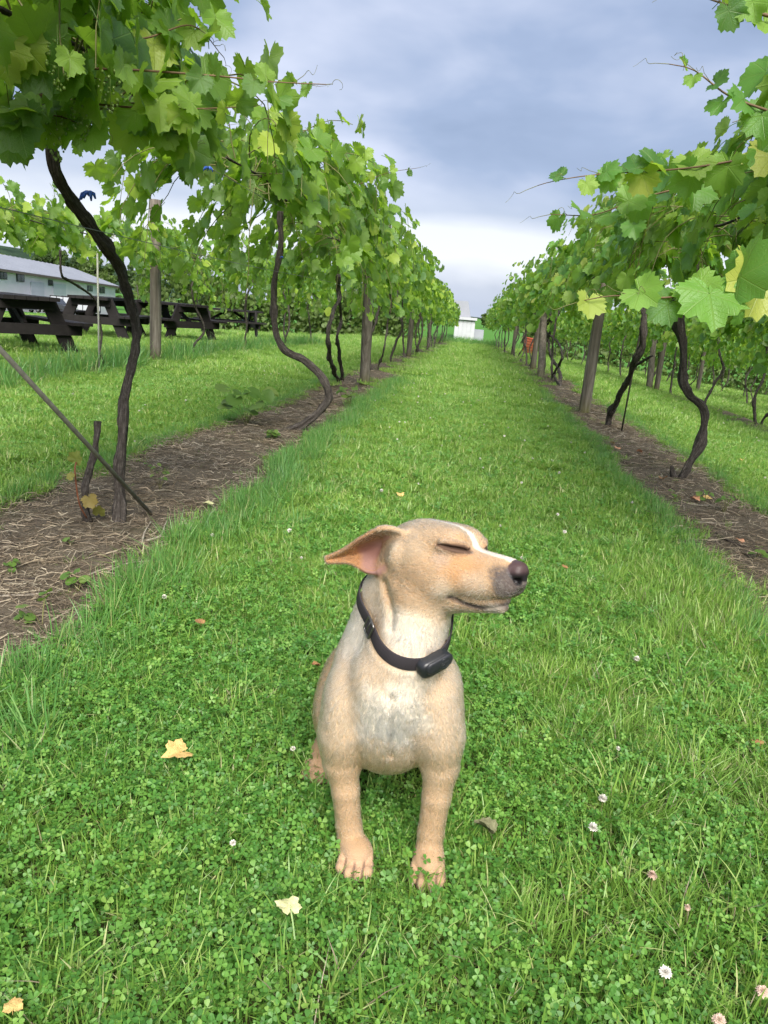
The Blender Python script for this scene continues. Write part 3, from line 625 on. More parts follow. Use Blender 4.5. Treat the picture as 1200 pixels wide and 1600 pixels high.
# blue ties
M_BLUE = mat_plain('blue_ribbon', (.03, .10, .42), .5, .4, .25, 60, .1)
for j, (x, y, X, lab) in enumerate(((140, 305, XL, 'blue ribbon knotted to the wire by the nearest trunk'), (326, 263, XL, 'small blue tie among leaves of the second left vine'), (441, 402, XL, 'small blue tie on the stem of the second left vine'))):
    c = at_X(x, y, X + (.05 if j else .02)); s = (.030, .022, .016)[j]; m = MB(); r = np.random.default_rng(j)
    for i in range(5):
        a0 = r.uniform(0, 6.28); L_ = s * r.uniform(.7, 1.3); q = [np.zeros(3)] + [np.array([math.cos(a0) * L_ * u, math.sin(a0) * L_ * u * .5, s * .5 * math.sin(u * 3) - u * u * L_ * .6]) for u in (.35, .7, 1.0)]
        m.tube(q, [s * .22, s * .20, s * .22, s * .10], 6)
    m.build('blue_tie', M_BLUE, None, True, loc=c, label=lab, cat='tie', group='blue vine ties')
print('vines', round(time.time() - T0, 1))
# ================================================================== lawn: grass blades and clover scattered as real little plants
def mat_blade(name, stops, trans, rough=.5, patch=(.5, 1.0)):
    t = NT(name); info = t.N('ShaderNodeObjectInfo'); r = t.math('FRACT', t.math('ADD', t.math('MULTIPLY', info.outputs['Random'], .35), t.attr('rnd')))
    col = t.ramp(r, stops); n = t.noise(t.pos(), 1.1, 4, .6); n2 = t.noise(t.pos(), 5.0, 3, .6)
    col = t.mix(t.ramp(n, [(.35, (0, 0, 0)), (.68, (.55, .55, .55))]), col, t.mix(1.0, col, (1.22, 1.10, .8), 'MULTIPLY'))
    col = t.mix(t.ramp(n2, [(.40, (0, 0, 0)), (.75, (.5, .5, .5))]), col, t.mix(1.0, col, (.72, .86, 1.0), 'MULTIPLY'))
    bs = t.principled(col, rough, .5); tr = t.N('ShaderNodeBsdfTranslucent'); t.L(t.mix(.5, t.mix(1.0, col, trans, 'MULTIPLY'), trans), tr.inputs[0])
    mx = t.N('ShaderNodeMixShader'); mx.inputs[0].default_value = .38; t.L(bs, mx.inputs[1]); t.L(tr.outputs[0], mx.inputs[2]); return t.done(mx.outputs[0])
M_GRASS = mat_blade('lawn_blade', [(0, (.095, .200, .034)), (.4, (.165, .305, .056)), (.75, (.245, .390, .088)), (.92, (.34, .44, .15)), (1, (.50, .47, .27))], (.54, .80, .12), .40)
M_LONG = mat_blade('long_blade', [(0, (.080, .21, .054)), (.5, (.122, .28, .072)), (.85, (.18, .345, .10)), (1, (.40, .39, .20))], (.32, .66, .13), .42)
M_CLOVER = mat_blade('clover_leaf', [(0, (.056, .165, .030)), (.45, (.092, .240, .040)), (.8, (.145, .305, .054)), (1, (.22, .37, .08))], (.40, .72, .07), .5)
M_STRAW = mat_blade('dry_straw', [(0, (.085, .064, .048)), (.35, (.19, .148, .110)), (.7, (.35, .285, .215)), (1, (.56, .49, .39))], (.35, .28, .18), .8)
PROTO = bpy.data.collections.new('lawn_plants')

def blades(r, n, R, hmin, hmax, wmin, wmax, lean=.6, seg=3, flat=0.0, curve=.5):
    rr = R * np.sqrt(r.random(n)); a = r.uniform(0, 2 * math.pi, n); bx, by = rr * np.cos(a), rr * np.sin(a); h = r.uniform(hmin, hmax, n); w = r.uniform(wmin, wmax, n) / 2
    da = a + r.normal(0, 1.1, n); ln = np.abs(r.normal(0, lean, n)) + flat; fa = r.uniform(0, math.pi, n)
    u = np.linspace(0, 1, seg + 1); V = []; s = np.stack([np.cos(fa), np.sin(fa), np.zeros(n)], 1)
    for k, uu in enumerate(u):
        out = h * (ln * uu * .6 + curve * ln * uu * uu); up = h * uu * np.cos(np.clip(ln * .6, 0, 1.35)) * (1 - .25 * ln * uu * curve)
        c = np.stack([bx + np.cos(da) * out, by + np.sin(da) * out, np.maximum(up, .002)], 1); ww = (w * (1 - .85 * uu ** 2.2))[:, None]
        if k < seg: V += [c - s * ww, c + s * ww]
        else: V += [c]
    m = 2 * seg + 1; V = np.stack(V, 1).reshape(-1, 3); i = np.arange(n)[:, None] * m; T = []
    for k in range(seg - 1): T += [i + [2 * k, 2 * k + 1, 2 * k + 3], i + [2 * k, 2 * k + 3, 2 * k + 2]]
    T.append(i + [2 * seg - 2, 2 * seg - 1, 2 * seg]); return V, np.stack(T, 1).reshape(-1, 3), np.repeat(r.random(n), m)
def clover(r, n, R, hmin, hmax, smin, smax):
    Vs, Ts, As = [], [], []; off = 0
    oc = np.array([[0, 0], [.22, .30], [.40, .62], [.36, .92], [.12, 1.02], [0, .95], [-.12, 1.02], [-.36, .92], [-.40, .62], [-.22, .30]]); oz = np.array([0, .02, .07, .09, .04, .0, .04, .09, .07, .02])
    for i in range(n):
        rr = R * math.sqrt(r.random()); a = r.uniform(0, 6.283); h = r.uniform(hmin, hmax); s = r.uniform(smin, smax); c = np.array([rr * math.cos(a), rr * math.sin(a), h]); tl = r.normal(0, .55, 2); rot = r.uniform(0, 6.283); cl = r.random()
        nz = _nrm3(np.array([tl[0], tl[1], 1.0])); ex = _nrm3(np.cross([0, 1, 0], nz)); ey = np.cross(nz, ex); k3 = 4 if r.random() < .01 else 3; dr_ = r.uniform(-.15, .35)
        for k in range(k3):
            an = rot + k * 2 * math.pi / k3 + r.normal(0, .08); d = math.cos(an) * ex + math.sin(an) * ey; e = -math.sin(an) * ex + math.cos(an) * ey; d = _nrm3(d - nz * dr_)
            Vs.append(c + s * (oc[:, :1] * e + oc[:, 1:] * d + oz[:, None] * nz)); m = len(oc); Ts.append(np.array([[0, j, j + 1] for j in range(1, m - 1)])[:, ::-1] + off); As.append(np.full(m, (cl + r.normal(0, .04)) % 1)); off += m
        w = .0007; b = np.array([c[0] * .8 + r.normal(0, .01), c[1] * .8 + r.normal(0, .01), 0]); Vs.append(np.array([b - [w, 0, 0], b + [w, 0, 0], c - nz * .0006])); Ts.append(np.array([[0, 1, 2]]) + off); As.append(np.full(3, .9)); off += 3
    return np.concatenate(Vs), np.concatenate(Ts), np.concatenate(As)
def _nrm3(v): v = np.asarray(v, float); return v / math.sqrt(v @ v)
def proto(name, parts):
    """parts: list of (V, T, rnd, material)"""
    V = np.concatenate([p[0] for p in parts]); off = np.cumsum([0] + [len(p[0]) for p in parts]); T = np.concatenate([p[1] + o for p, o in zip(parts, off)]); A = np.concatenate([p[2] for p in parts])
    mi = np.concatenate([np.full(len(p[1]), k) for k, p in enumerate(parts)])
    return bpy.data.objects.new(name, make_mesh(name, V, [T], [p[3] for p in parts], True, {'rnd': A}, mat_index=mi))
def scatter(name, protos, pos, rot, scl, idx, label, cat):
    col = bpy.data.collections.new(name + '_plants')
    for j, p in enumerate(protos): p.name = '%s_%02d' % (name, j); col.objects.link(p)
    me = bpy.data.meshes.new(name); me.vertices.add(len(pos)); me.vertices.foreach_set('co', np.asarray(pos, np.float32).ravel())
    a = me.attributes.new('rot', 'FLOAT_VECTOR', 'POINT'); a.data.foreach_set('vector', np.asarray(rot, np.float32).ravel())
    a = me.attributes.new('scl', 'FLOAT', 'POINT'); a.data.foreach_set('value', np.asarray(scl, np.float32))
    a = me.attributes.new('idx', 'INT', 'POINT'); a.data.foreach_set('value', np.asarray(idx, np.int32))
    me.update(); o = link(name, me, None, None, label, cat, None, 'stuff')
    ng = bpy.data.node_groups.new(name, 'GeometryNodeTree'); ng.interface.new_socket('Geometry', in_out='INPUT', socket_type='NodeSocketGeometry'); ng.interface.new_socket('Geometry', in_out='OUTPUT', socket_type='NodeSocketGeometry')
    N = ng.nodes.new; L = ng.links.new; gi = N('NodeGroupInput'); go = N('NodeGroupOutput'); ip = N('GeometryNodeInstanceOnPoints'); ci = N('GeometryNodeCollectionInfo')
    ci.inputs['Collection'].default_value = col; ci.inputs['Separate Children'].default_value = True; ci.inputs['Reset Children'].default_value = True; ip.inputs['Pick Instance'].default_value = True
    def na(nm, ty): n = N('GeometryNodeInputNamedAttribute'); n.data_type = ty; n.inputs['Name'].default_value = nm; return n.outputs['Attribute']
    L(gi.outputs[0], ip.inputs['Points']); L(ci.outputs[0], ip.inputs['Instance']); L(na('rot', 'FLOAT_VECTOR'), ip.inputs['Rotation']); L(na('scl', 'FLOAT'), ip.inputs['Scale']); L(na('idx', 'INT'), ip.inputs['Instance Index'])
    L(ip.outputs[0], go.inputs[0]); md = o.modifiers.new('scatter', 'NODES'); md.node_group = ng
    return o
rg = np.random.default_rng(77)
def pts_in(n, x0, x1, y0, y1, fan=None):
    c = math.sqrt((x1 - x0) * (y1 - y0) / n); X, Y = np.meshgrid(np.arange(x0, x1, c), np.arange(y0, y1, c)); p = np.stack([X.ravel(), Y.ravel()], 1); p = p + rg.uniform(0, c * 1.15, p.shape)      # one in each cell of a jittered lattice
    if fan: p = p[np.abs(p[:, 0] - (-.10 * p[:, 1])) < fan[0] + fan[1] * p[:, 1]]
    return p
def edge_near(p):
    """distance outside the nearest bed edge of the two rows beside the path"""
    d = np.full(len(p), 9.0)
    for r in ('L1', 'R1'):
        lo, hi = bed_edges(r, p[:, 1]); d = np.minimum(d, np.minimum(np.abs(p[:, 0] - lo), np.abs(p[:, 0] - hi)))
    return d
def clover_w(x, y):
    base = .42 + .55 * sstep(.35, -.25, x - .28 * (y - .8)) - .55 * sstep(1.9, 3.2, y)
    return np.clip(base + 1.1 * (vnoise(x * 2.6 + 7, y * 2.6) - .5) + .5 * (vnoise(x * 9, y * 9 + 4) - .5), 0, 1)
rp = np.random.default_rng(5)
P_SHORT = [proto('s', [blades(rp, 120, .065, .025, .060, .0018, .0036, .85) + (M_GRASS,)]) for _ in range(6)]
P_MID2 = [proto('t', [blades(rp, 90, .070, .035, .082, .0022, .0042, .95, 4) + (M_GRASS,), blades(rp, 10, .05, .04, .08, .0014, .0024, .8) + (M_STRAW,)]) for _ in range(4)]
P_CLOV = [proto('c', [clover(rp, 76, .078, .012, .050, .0058, .0108) + (M_CLOVER,), blades(rp, 30, .075, .03, .075, .0018, .0036, .85) + (M_GRASS,)]) for _ in range(7)]
P_LONG = [proto('l', [blades(rp, 26, .055, .09, .19, .0030, .0058, .55, 4) + (M_LONG,), blades(rp, 14, .06, .04, .10, .0022, .0042, .7) + (M_GRASS,), blades(rp, 4, .06, .05, .10, .0014, .0024, .9) + (M_STRAW,)]) for _ in range(6)]
P_LAWN = [proto('m', [blades(rp, 330, .14, .025, .055, .0032, .0058, .9, 2) + (M_GRASS,), clover(rp, 26, .12, .015, .04, .009, .014) + (M_CLOVER,)]) for _ in range(6)]
P_FAR = [proto('f', [blades(rp, 520, .32, .03, .070, .007, .013, .8, 1) + (M_GRASS,)]) for _ in range(5)]
def rots(n, t=.12): return np.stack([rg.normal(0, t, n), rg.normal(0, t, n), rg.uniform(0, 6.283, n)], 1)
def at_z(p, lift=-.004): return np.concatenate([p, (tz(p[:, 0], p[:, 1]) + lift)[:, None]], 1)
def under_dog(p):
    m = ((p[:, 0] + .10) / .135) ** 2 + ((p[:, 1] - 1.55) / .14) ** 2 < 1
    g = at_ground(508, 1236); m |= ((p[:, 0] - g[0]) / .065) ** 2 + ((p[:, 1] - g[1] + .01) / .085) ** 2 < 1
    for gx_, gy_ in ((551, 1377), (665, 1393)):
        g = at_ground(gx_, gy_); m |= ((p[:, 0] - g[0]) / .058) ** 2 + ((p[:, 1] - g[1] - .020) / .070) ** 2 < 1
    return m

def lawn():
    sets = []                                            # (positions, proto index, scale)
    protos = P_SHORT + P_MID2 + P_CLOV + P_LONG + P_LAWN + P_FAR; o = np.cumsum([0, len(P_SHORT), len(P_MID2), len(P_CLOV), len(P_LONG), len(P_LAWN), len(P_FAR)])
    def add(p, kind, s0, s1, t=.12):
        n = len(p); sets.append((at_z(p), rots(n, t), rg.uniform(s0, s1, n), o[kind] + rg.integers(0, o[kind + 1] - o[kind], n)))
    # by the camera and around the dog
    p = pts_in(4000, -2.0, 2.0, .1, 3.4, (.55, .52)); p = p[~in_bed(p[:, 0], p[:, 1]) & ~under_dog(p)]; w = clover_w(p[:, 0], p[:, 1]); u = rg.random(len(p))
    q = p[u < w]; add(q, 2, .75, 1.15); q = p[u >= w * .75]; r_ = rg.random(len(q)); tall = sstep(-.05, .45, q[:, 0] - .25 * q[:, 1]) * .62 + .15
    add(q[r_ > tall], 0, .8, 1.25); add(q[r_ <= tall], 1, .8, 1.3)
    p = pts_in(150, -.22, .12, 1.04, 1.32)
    for gx_, gy_ in ((551, 1377), (665, 1393)): g = at_ground(gx_, gy_); p = p[((p[:, 0] - g[0]) / .050) ** 2 + ((p[:, 1] - g[1] - .020) / .062) ** 2 > 1]
    add(p, 2, .3, .5); add(p[::2], 0, .35, .5)                  # cropped low around the paws
    # ragged long grass along the beds
    for r, side, n, y1, wd in (('L1', 1, 720, 11, .13), ('R1', 0, 520, 11, .06), ('L1', 0, 420, 11, .07), ('R1', 1, 300, 10, .07)):
        y = .3 + (y1 - .3) * rg.random(n) ** 1.5; e = bed_edges(r, y)[side]; x = e + (1 if side else -1) * (np.abs(rg.normal(0, wd, n)) - .03); p = np.stack([x, y], 1)
        add(p, 3, .45, .90 if r == 'L1' and side else .65, .2)
    # mown lawn further up
    p = pts_in(5200, -5.5, 6.5, 2.8, 9.5, (.9, .62)); p = p[~in_bed(p[:, 0], p[:, 1], .02)]; add(p, 4, .8, 1.2)
    p = pts_in(3300, -13, 15, 9, 22, (1.5, .62)); p = p[~in_bed(p[:, 0], p[:, 1], .06)]; add(p, 5, .75, 1.2)
    p = pts_in(3000, -26, 20, 21, 48, (2, .62)); p = p[~in_bed(p[:, 0], p[:, 1], .08)]; add(p, 5, 1.1, 1.7)
    for r in ('L1', 'R1'):
        y = 1.4 + 9 * rg.random(150) ** 1.4; lo, hi = bed_edges(r, y); add(np.stack([lo + (hi - lo) * rg.random(150), y], 1), 0, .35, .8, .3)
    # rank grass under the short row on the left and at the end of the path
    p = np.stack([X2 + rg.normal(0, .16, 260), rg.uniform(4, 22, 260)], 1); add(p, 3, 1.1, 2.2, .2)
    p = np.stack([rg.uniform(-2.5, 3.5, 300), rg.uniform(43, 47.5, 300)], 1); add(p, 3, 1.6, 2.8, .2)
    return [np.concatenate([s[k] for s in sets]) for k in range(4)] + [protos]
pos, rot, scl, idx, protos = lawn()
scatter('grass', protos, pos, rot, scl, idx, 'green lawn grass mixed with clover covering the path and the lanes', 'grass')
print('grass instances', len(pos), round(time.time() - T0, 1))

# ------------------------------------------------------------------ litter on the beds
def litter():
    Vs, Ts, As = [], [], []; off = 0
    for row, y0, y1, n in (('L1', 1.2, 9, 26000), ('R1', 1.8, 10, 15000), ('L1', 9, 18, 2500), ('R1', 10, 18, 2500)):
        y = y0 + (y1 - y0) * rg.random(n) ** 1.6; lo, hi = bed_edges(row, y); x = lo - .03 + (hi - lo + .06) * rg.random(n); L = rg.gamma(2.2, .020, n) + .02; w = rg.uniform(.0005, .0015, n) * (1 + .10 * (y - 2).clip(0)); a = rg.normal(.5, 1.0, n)
        z = tz(x, y) + .018 + np.abs(rg.normal(0, .010, n)); d = np.stack([np.cos(a), np.sin(a), rg.normal(0, .12, n)], 1); s = np.stack([-np.sin(a), np.cos(a), rg.normal(0, .5, n)], 1); c = np.stack([x, y, z], 1); bend = rg.normal(0, .14, n)
        V = []
        for u in (-.5, 0, .5):
            m = c + d * (L * u)[:, None] + s * (bend * L * (u * u * 4 - .5))[:, None]; m[:, 2] += .006 * (.25 - u * u) ; V += [m - s * w[:, None], m + s * w[:, None]]
        V = np.stack(V, 1).reshape(-1, 3); i = np.arange(n)[:, None] * 6; Vs.append(V); Ts.append(np.stack([i + [0, 1, 3], i + [0, 3, 2], i + [2, 3, 5], i + [2, 5, 4]], 1).reshape(-1, 3) + off); As.append(np.repeat(rg.random(n) ** 1.2, 6)); off += len(V)
    link('straw_litter', make_mesh('straw_litter', np.concatenate(Vs), [np.concatenate(Ts)], M_STRAW, False, {'rnd': np.concatenate(As)}), label='brown dead grass and straw lying on the beds under the vines', cat='straw', kind='stuff')
litter()
# sticks lying on the beds
M_STICK = mat_plain('dead_stick', (.30, .26, .21), .85, .1, .35, 40, .3); M_STICKD = mat_plain('dark_stick', (.055, .045, .040), .9, .1, .35, 40, .4)
def stick(pix, r, mat, label, lift=.02):
    q = np.array([at_ground(x, y, float(tz(*at_ground(x, y)[:2])) + lift + (d[0] if d else 0)) for x, y, *d in pix]); c = spline(q, .02); MB().tube(c - q[0], np.linspace(r, r * .55, len(c)), 7, ridge=.15).build('stick', mat, None, True, loc=q[0], label=label, cat='stick', group='sticks on the soil beds')
stick([(-20, 934), (40, 930), (85, 925), (100, 918)], .006, M_STICK, 'pale bent stick on the soil at the left edge')
stick([(-20, 912), (30, 908), (60, 905)], .012, M_STICKD, 'dark rotten stick on the soil at the left edge', .012)
stick([(222, 850), (226, 832), (236, 815)], .0045, M_STICK, 'short pale twig standing out right of the nearest trunk', .03)
stick([(228, 845), (250, 838), (258, 820), (262, 812)], .005, M_STICK, 'forked pale twig right of the nearest trunk', .03)
stick([(1085, 816), (1120, 818), (1165, 816)], .006, M_STICK, 'straight pale stick on the right-hand bed')
stick([(1120, 835), (1150, 850), (1185, 858), (1215, 870)], .006, M_STICKD, 'dark curved stick on the right-hand bed')
stick([(135, 900), (160, 890), (195, 878)], .004, M_STICK, 'thin pale twig lying in the middle of the left bed', .02)
stick([(165, 895), (200, 880), (240, 876)], .0035, M_STICK, 'thin twig beside the long grass on the left bed', .03)
# dead stub and sprout beside the nearest vine
a = at_X(140, 822, XL - .08)
def stub():
    v = thing('vine_stump', (a[0], a[1], 0), 'short dead vine stump with a reddish sprout, left of the nearest trunk', 'stump')
    link('stem', trunk_mesh([pxl([(142, 824), (135, 800), (133, 760), (143, 715), (151, 680), (154, 658)], XL - .08, [.026, .017, .019, .017, .018])], np.array([a[0], a[1], 0]), 'stem', 3), v)
    q = pxl([(136, 810), (125, 790), (120, 765), (117, 735), (119, 722)], XL - .05, [.006, .005, .004, .003]); MB().tube(spline(q[:, :3], .02) - [a[0], a[1], 0], .0035, 6).build('sprout', mat_plain('red_sprout', (.16, .06, .03), .6, .3, .3, 40, .1), v, smooth=True)
    M_LR = mat_leaf('young_leaf', [(0, (.34, .20, .06)), (.5, (.26, .24, .06)), (1, (.17, .26, .05))], (.3, .28, .14), (.5, .36, .08))
    for j, (px, py, s, t_, n_) in enumerate(((119, 718, .040, (.3, -.2, .8), (.1, -1, .4)), (112, 745, .022, (-.7, 0, .3), (0, -1, .5)), (140, 780, .042, (.5, -.3, -.9), (.2, -1, .5)), (155, 800, .035, (.2, -.3, .9), (.3, -1, .2)))):
        V_, T_, uv_ = LEAF_V[j]; X, Y, Z = frames(np.array([t_], float), np.array([n_], float)); o = bpy.data.objects.new('leaf', make_mesh('young_leaf_%d' % j, V_, [T_], M_LR, True, uv=uv_)); COL.objects.link(o); o.parent = v
        p = at_X(px, py, XL - .05) - np.array([a[0], a[1], 0]); M_ = np.stack([X[0] * s, Y[0] * s, Z[0] * s, p], 1); o.matrix_local = Matrix(np.vstack([M_, [0, 0, 0, 1]]).tolist())
stub()
# small weeds on the beds
M_WEED = mat_leaf('weed_leaf', [(0, (.085, .19, .035)), (.5, (.12, .23, .045)), (1, (.20, .29, .08))], (.2, .26, .12), (.32, .48, .08), .5, False)
WS = [leaf_shape(300 + i, 12, False, False, .25) for i in range(3)]
def weed(px, py, h, nl, s, label, seed, grp='weeds on the soil beds'):
    c = at_ground(px, py); c[2] = float(tz(c[0], c[1])) + .012; r = np.random.default_rng(seed); v = thing('weed', c, label, 'weed', grp); ln = []
    for i in range(nl):
        an = r.uniform(0, 6.283); e = np.array([math.cos(an) * h * r.uniform(.2, .7), math.sin(an) * h * r.uniform(.2, .7), h * r.uniform(.4, 1.0)]); ln.append(np.array([[0, 0, 0], e * [.4, .4, .6], e]))
        X, Y, Z = frames(np.array([[math.cos(an), math.sin(an), r.uniform(-.5, .4)]]), np.array([[r.normal(0, .3), -.3, 1.0]])); V_, T_, uv_ = WS[i % 3]
        link('leaf', make_mesh('weed_leaf', e + s * (V_[:, :1] * X + V_[:, 1:2] * Y + V_[:, 2:] * Z), [T_], M_WEED, True, {'rnd': np.full(len(V_), r.random())}, uv_), v)
    link('stem', line_mesh(ln, .0016, .0009, M_CANE, 'stem'), v)
for j, (px, py, h, nl, s, lab) in enumerate(((66, 986, .09, 3, .026, 'lone seedling with one tall leaf on the left bed'), (122, 930, .06, 6, .026, 'green weed beside the pale stick on the left bed'), (38, 985, .04, 5, .020, 'low greyish weed at the left edge of the bed'), (112, 862, .04, 4, .018, 'small weed left of the nearest trunk foot'), (20, 900, .04, 5, .018, 'low weed on the left bed near the frame edge'),
    (250, 770, .10, 6, .016, 'thin upright weed behind the nearest trunk'), (238, 745, .07, 4, .018, 'small weed near the leaning rod foot'), (1100, 790, .08, 7, .022, 'leafy weed by the foot of the bowed vine'), (1130, 806, .10, 8, .024, 'bright green weed on the right bed beside the stick'), (1055, 790, .09, 5, .014, 'thin weed left of the bowed vine foot'), (1180, 880, .06, 6, .022, 'weed at the right frame edge of the bed'), (1150, 740, .06, 5, .02, 'small weed behind the bowed vine foot'))):
    weed(px, py, h, nl, s, lab, 800 + j)
for j, (px, py, h, nl, s, lab) in enumerate(((385, 668, .30, 11, .085, 'clump of broad pale leaves beside the foot of the second vine'), (545, 640, .22, 12, .045, 'bushy green weeds at the foot of the two-stemmed vine'), (425, 690, .07, 14, .028, 'creeping round-leaved ground cover before the second vine'), (480, 690, .06, 12, .026, 'patch of low round leaves by the long grass'))):
    weed(px, py, h, nl, s, lab, 850 + j)
# ------------------------------------------------------------------ fallen leaves
def mat_fallen(name, c0, c1, edge):
    t = NT(name); uv = t.N('ShaderNodeUVMap').outputs[0]; n = t.noise(uv, 3, 5, .65); n2 = t.noise(uv, 9, 4, .7); c = t.ramp(n, [(.3, c0), (.7, c1)]); c = t.mix(t.ramp(n2, [(.56, (0, 0, 0)), (.68, (.8, .8, .8))]), c, edge)
    return t.done(t.principled(c, .7, .2, t.bump(n2, .5, .01)))
M_FY = mat_fallen('fallen_yellow', (.52, .30, .10), (.66, .50, .20), (.22, .10, .04)); M_FP = mat_fallen('fallen_pale', (.52, .52, .24), (.66, .64, .36), (.40, .34, .15)); M_FB = mat_fallen('fallen_brown', (.22, .10, .045), (.40, .22, .10), (.12, .06, .03)); M_FO = mat_fallen('fallen_orange', (.46, .20, .10), (.58, .34, .22), (.25, .12, .07))
def fallen(px, py, s, rot, mat, label, seed, z=.05, tilt=(.25, .0), fold=.0):
    v, tt, uv = leaf_shape(seed, 28, True, True); v = v.copy(); v[:, 2] += fold * np.abs(v[:, 0]); c = at_ground(px, py); c = at_ground(px, py, float(tz(c[0], c[1])) + z)
    R = np.array(Euler((tilt[0], tilt[1], rot)).to_matrix()); link('fallen_leaf', make_mesh('fallen_leaf', (v * s) @ R.T, [tt], mat, True, uv=uv), None, c, label, 'leaf', 'fallen leaves')
fallen(283, 1175, .038, 2.4, M_FY, 'large folded yellow leaf with brown edges lying on the clover', 901, .055, (.35, -.2), .45)
fallen(452, 1418, .026, .6, M_FP, 'pale cream leaf on the clover in front of the dog', 902, .055, (.15, .2), .1)
fallen(762, 1296, .028, 1.2, mat_fallen('fallen_grey', (.10, .10, .05), (.20, .20, .11), (.07, .05, .03)), 'curled grey-green leaf on the grass right of the dog', 903, .045, (.5, .3), .5)
fallen(625, 774, .028, .3, M_FY, 'small tan leaf on the grass behind the dog\'s head', 904, .05, (.4, .1), .2)
fallen(312, 972, .022, 1.0, M_FB, 'small brown leaf near the long grass on the left', 905, .06, (.4, .2), .3)
fallen(496, 1040, .018, 2.0, M_FB, 'small brown leaf just left of the dog\'s shoulder', 906, .05, (.3, .2), .3)
fallen(883, 886, .018, .5, M_FB, 'tiny brown leaf on the path right of the dog\'s nose', 907, .05, (.3, .2), .3)
fallen(20, 1573, .016, .5, M_FY, 'tiny yellow leaf in the clover at the bottom left corner', 908, .05)
fallen(1185, 1160, .018, .5, M_FB, 'tiny brown leaf in the grass at the right edge', 909, .045)
fallen(327, 787, .035, 1.5, M_FP, 'pale green leaf on the soil beside the long grass', 910, .04, (.2, .1), .1)
for j, (px, py, lab) in enumerate(((965, 700, 'peach-coloured leaf on the right bed below the leaning vine'), (1000, 706, 'second peach leaf on the right bed near the leaning vine'), (1036, 748, 'orange-brown curled leaf at the foot of the bowed vine'), (1085, 780, 'orange leaf on the right bed by the weeds'), (1105, 778, 'tan leaf among weeds on the right bed'), (1157, 845, 'small red leaf on the right bed beside the dark stick'), (958, 692, 'small tan leaf on the right bed'), (1160, 718, 'yellow leaf on the lawn right of the bowed vine'))):
    fallen(px, py, .035 if j < 5 else .028, j * 1.3, (M_FO, M_FO, M_FB, M_FO, M_FY, M_FO, M_FY, M_FY)[j], lab, 920 + j, .035, (.3, .2), .3)
# ------------------------------------------------------------------ white clover flowers
M_PETAL = mat_plain('clover_petal', (.72, .68, .62), .6, .2, .15, 200, 0); M_PETALB = mat_plain('clover_petal_faded', (.55, .40, .32), .7, .2, .25, 200, 0)
def clover_head(faded, seed):
    r = np.random.default_rng(seed); m = MB()
    for i in range(76):
        ph = math.acos(1 - 1.6 * (i + .5) / 76); th = i * 2.39996; d = np.array([math.sin(ph) * math.cos(th), math.sin(ph) * math.sin(th), math.cos(ph) * .9]); s_ = _nrm3(np.cross(d, [.1, .2, 1])); L = .0076 * r.uniform(.75, 1.2); p = d * .002
        e = p + d * L + np.array([0, 0, -.002 if faded else .001]); w = .0015; m.add([p - s_ * w * .5, p + s_ * w * .5, e * .75 + s_ * w, e * .75 - s_ * w, e], [[0, 1, 2, 3]], [[3, 2, 4]])
    return m
FLH = [clover_head(False, 1).mesh('flower_head', M_PETAL, False), clover_head(True, 2).mesh('flower_head_faded', M_PETALB, False)]
STM = MB().tube([(0, 0, 0), (.002, .001, .03), (0, 0, .06)], .0009, 5).mesh('flower_stem', M_CANE, True)
for j, (px, py, f, lab) in enumerate(((942, 1246, 0, 'white clover flower in the grass right of the dog, the farther of a pair'), (927, 1291, 0, 'white clover flower right of the dog, the nearer of a pair'), (1020, 1364, 1, 'faded pinkish clover flower in the taller grass on the right'), (1040, 1517, 0, 'white clover flower with a brown centre near the bottom right'), (1124, 1590, 1, 'faded clover flower at the bottom edge'), (458, 1168, 0, 'small white clover flower left of the dog'), (995, 1028, 0, 'white clover flower on the mown grass right of the collar'), (1075, 1415, 1, 'small withered clover flower near the right edge'), (966, 1168, 0, 'tiny white clover flower above the pair on the right'), (364, 1315, 0, 'tiny white clover flower between the two fallen leaves'), (1192, 1545, 1, 'withered clover flower in the bottom right corner'))):
    c = at_ground(px, py, .055); v = thing('clover_flower', (c[0], c[1], 0), lab, 'flower', 'white clover flowers'); s_ = .6 if 'tiny' in lab or 'small' in lab else 1.0
    h = link('flower_head', FLH[f], v, (0, 0, .052)); h.scale = (s_,) * 3; h.rotation_euler = (.2 * (j % 3), .15, j); link('stem', STM, v, (0, 0, -.005))
p = pts_in(420, -3, 4, 2.2, 14, (.7, .5)); p = p[~in_bed(p[:, 0], p[:, 1], -.05)]; p = p + rg.normal(0, .15, p.shape); p = p[~in_bed(p[:, 0], p[:, 1], -.05)]; p = p[vnoise(p[:, 0] * 1.1 + 3, p[:, 1] * .8) > .47]
fo = bpy.data.objects.new('w', FLH[0]); scatter('clover_blossoms', [fo], at_z(p, .052), rots(len(p), .3), rg.uniform(.7, 1.1, len(p)), np.zeros(len(p)), 'tiny white clover blossoms sprinkled over the mown lawn', 'blossoms')
print('litter etc', round(time.time() - T0, 1))
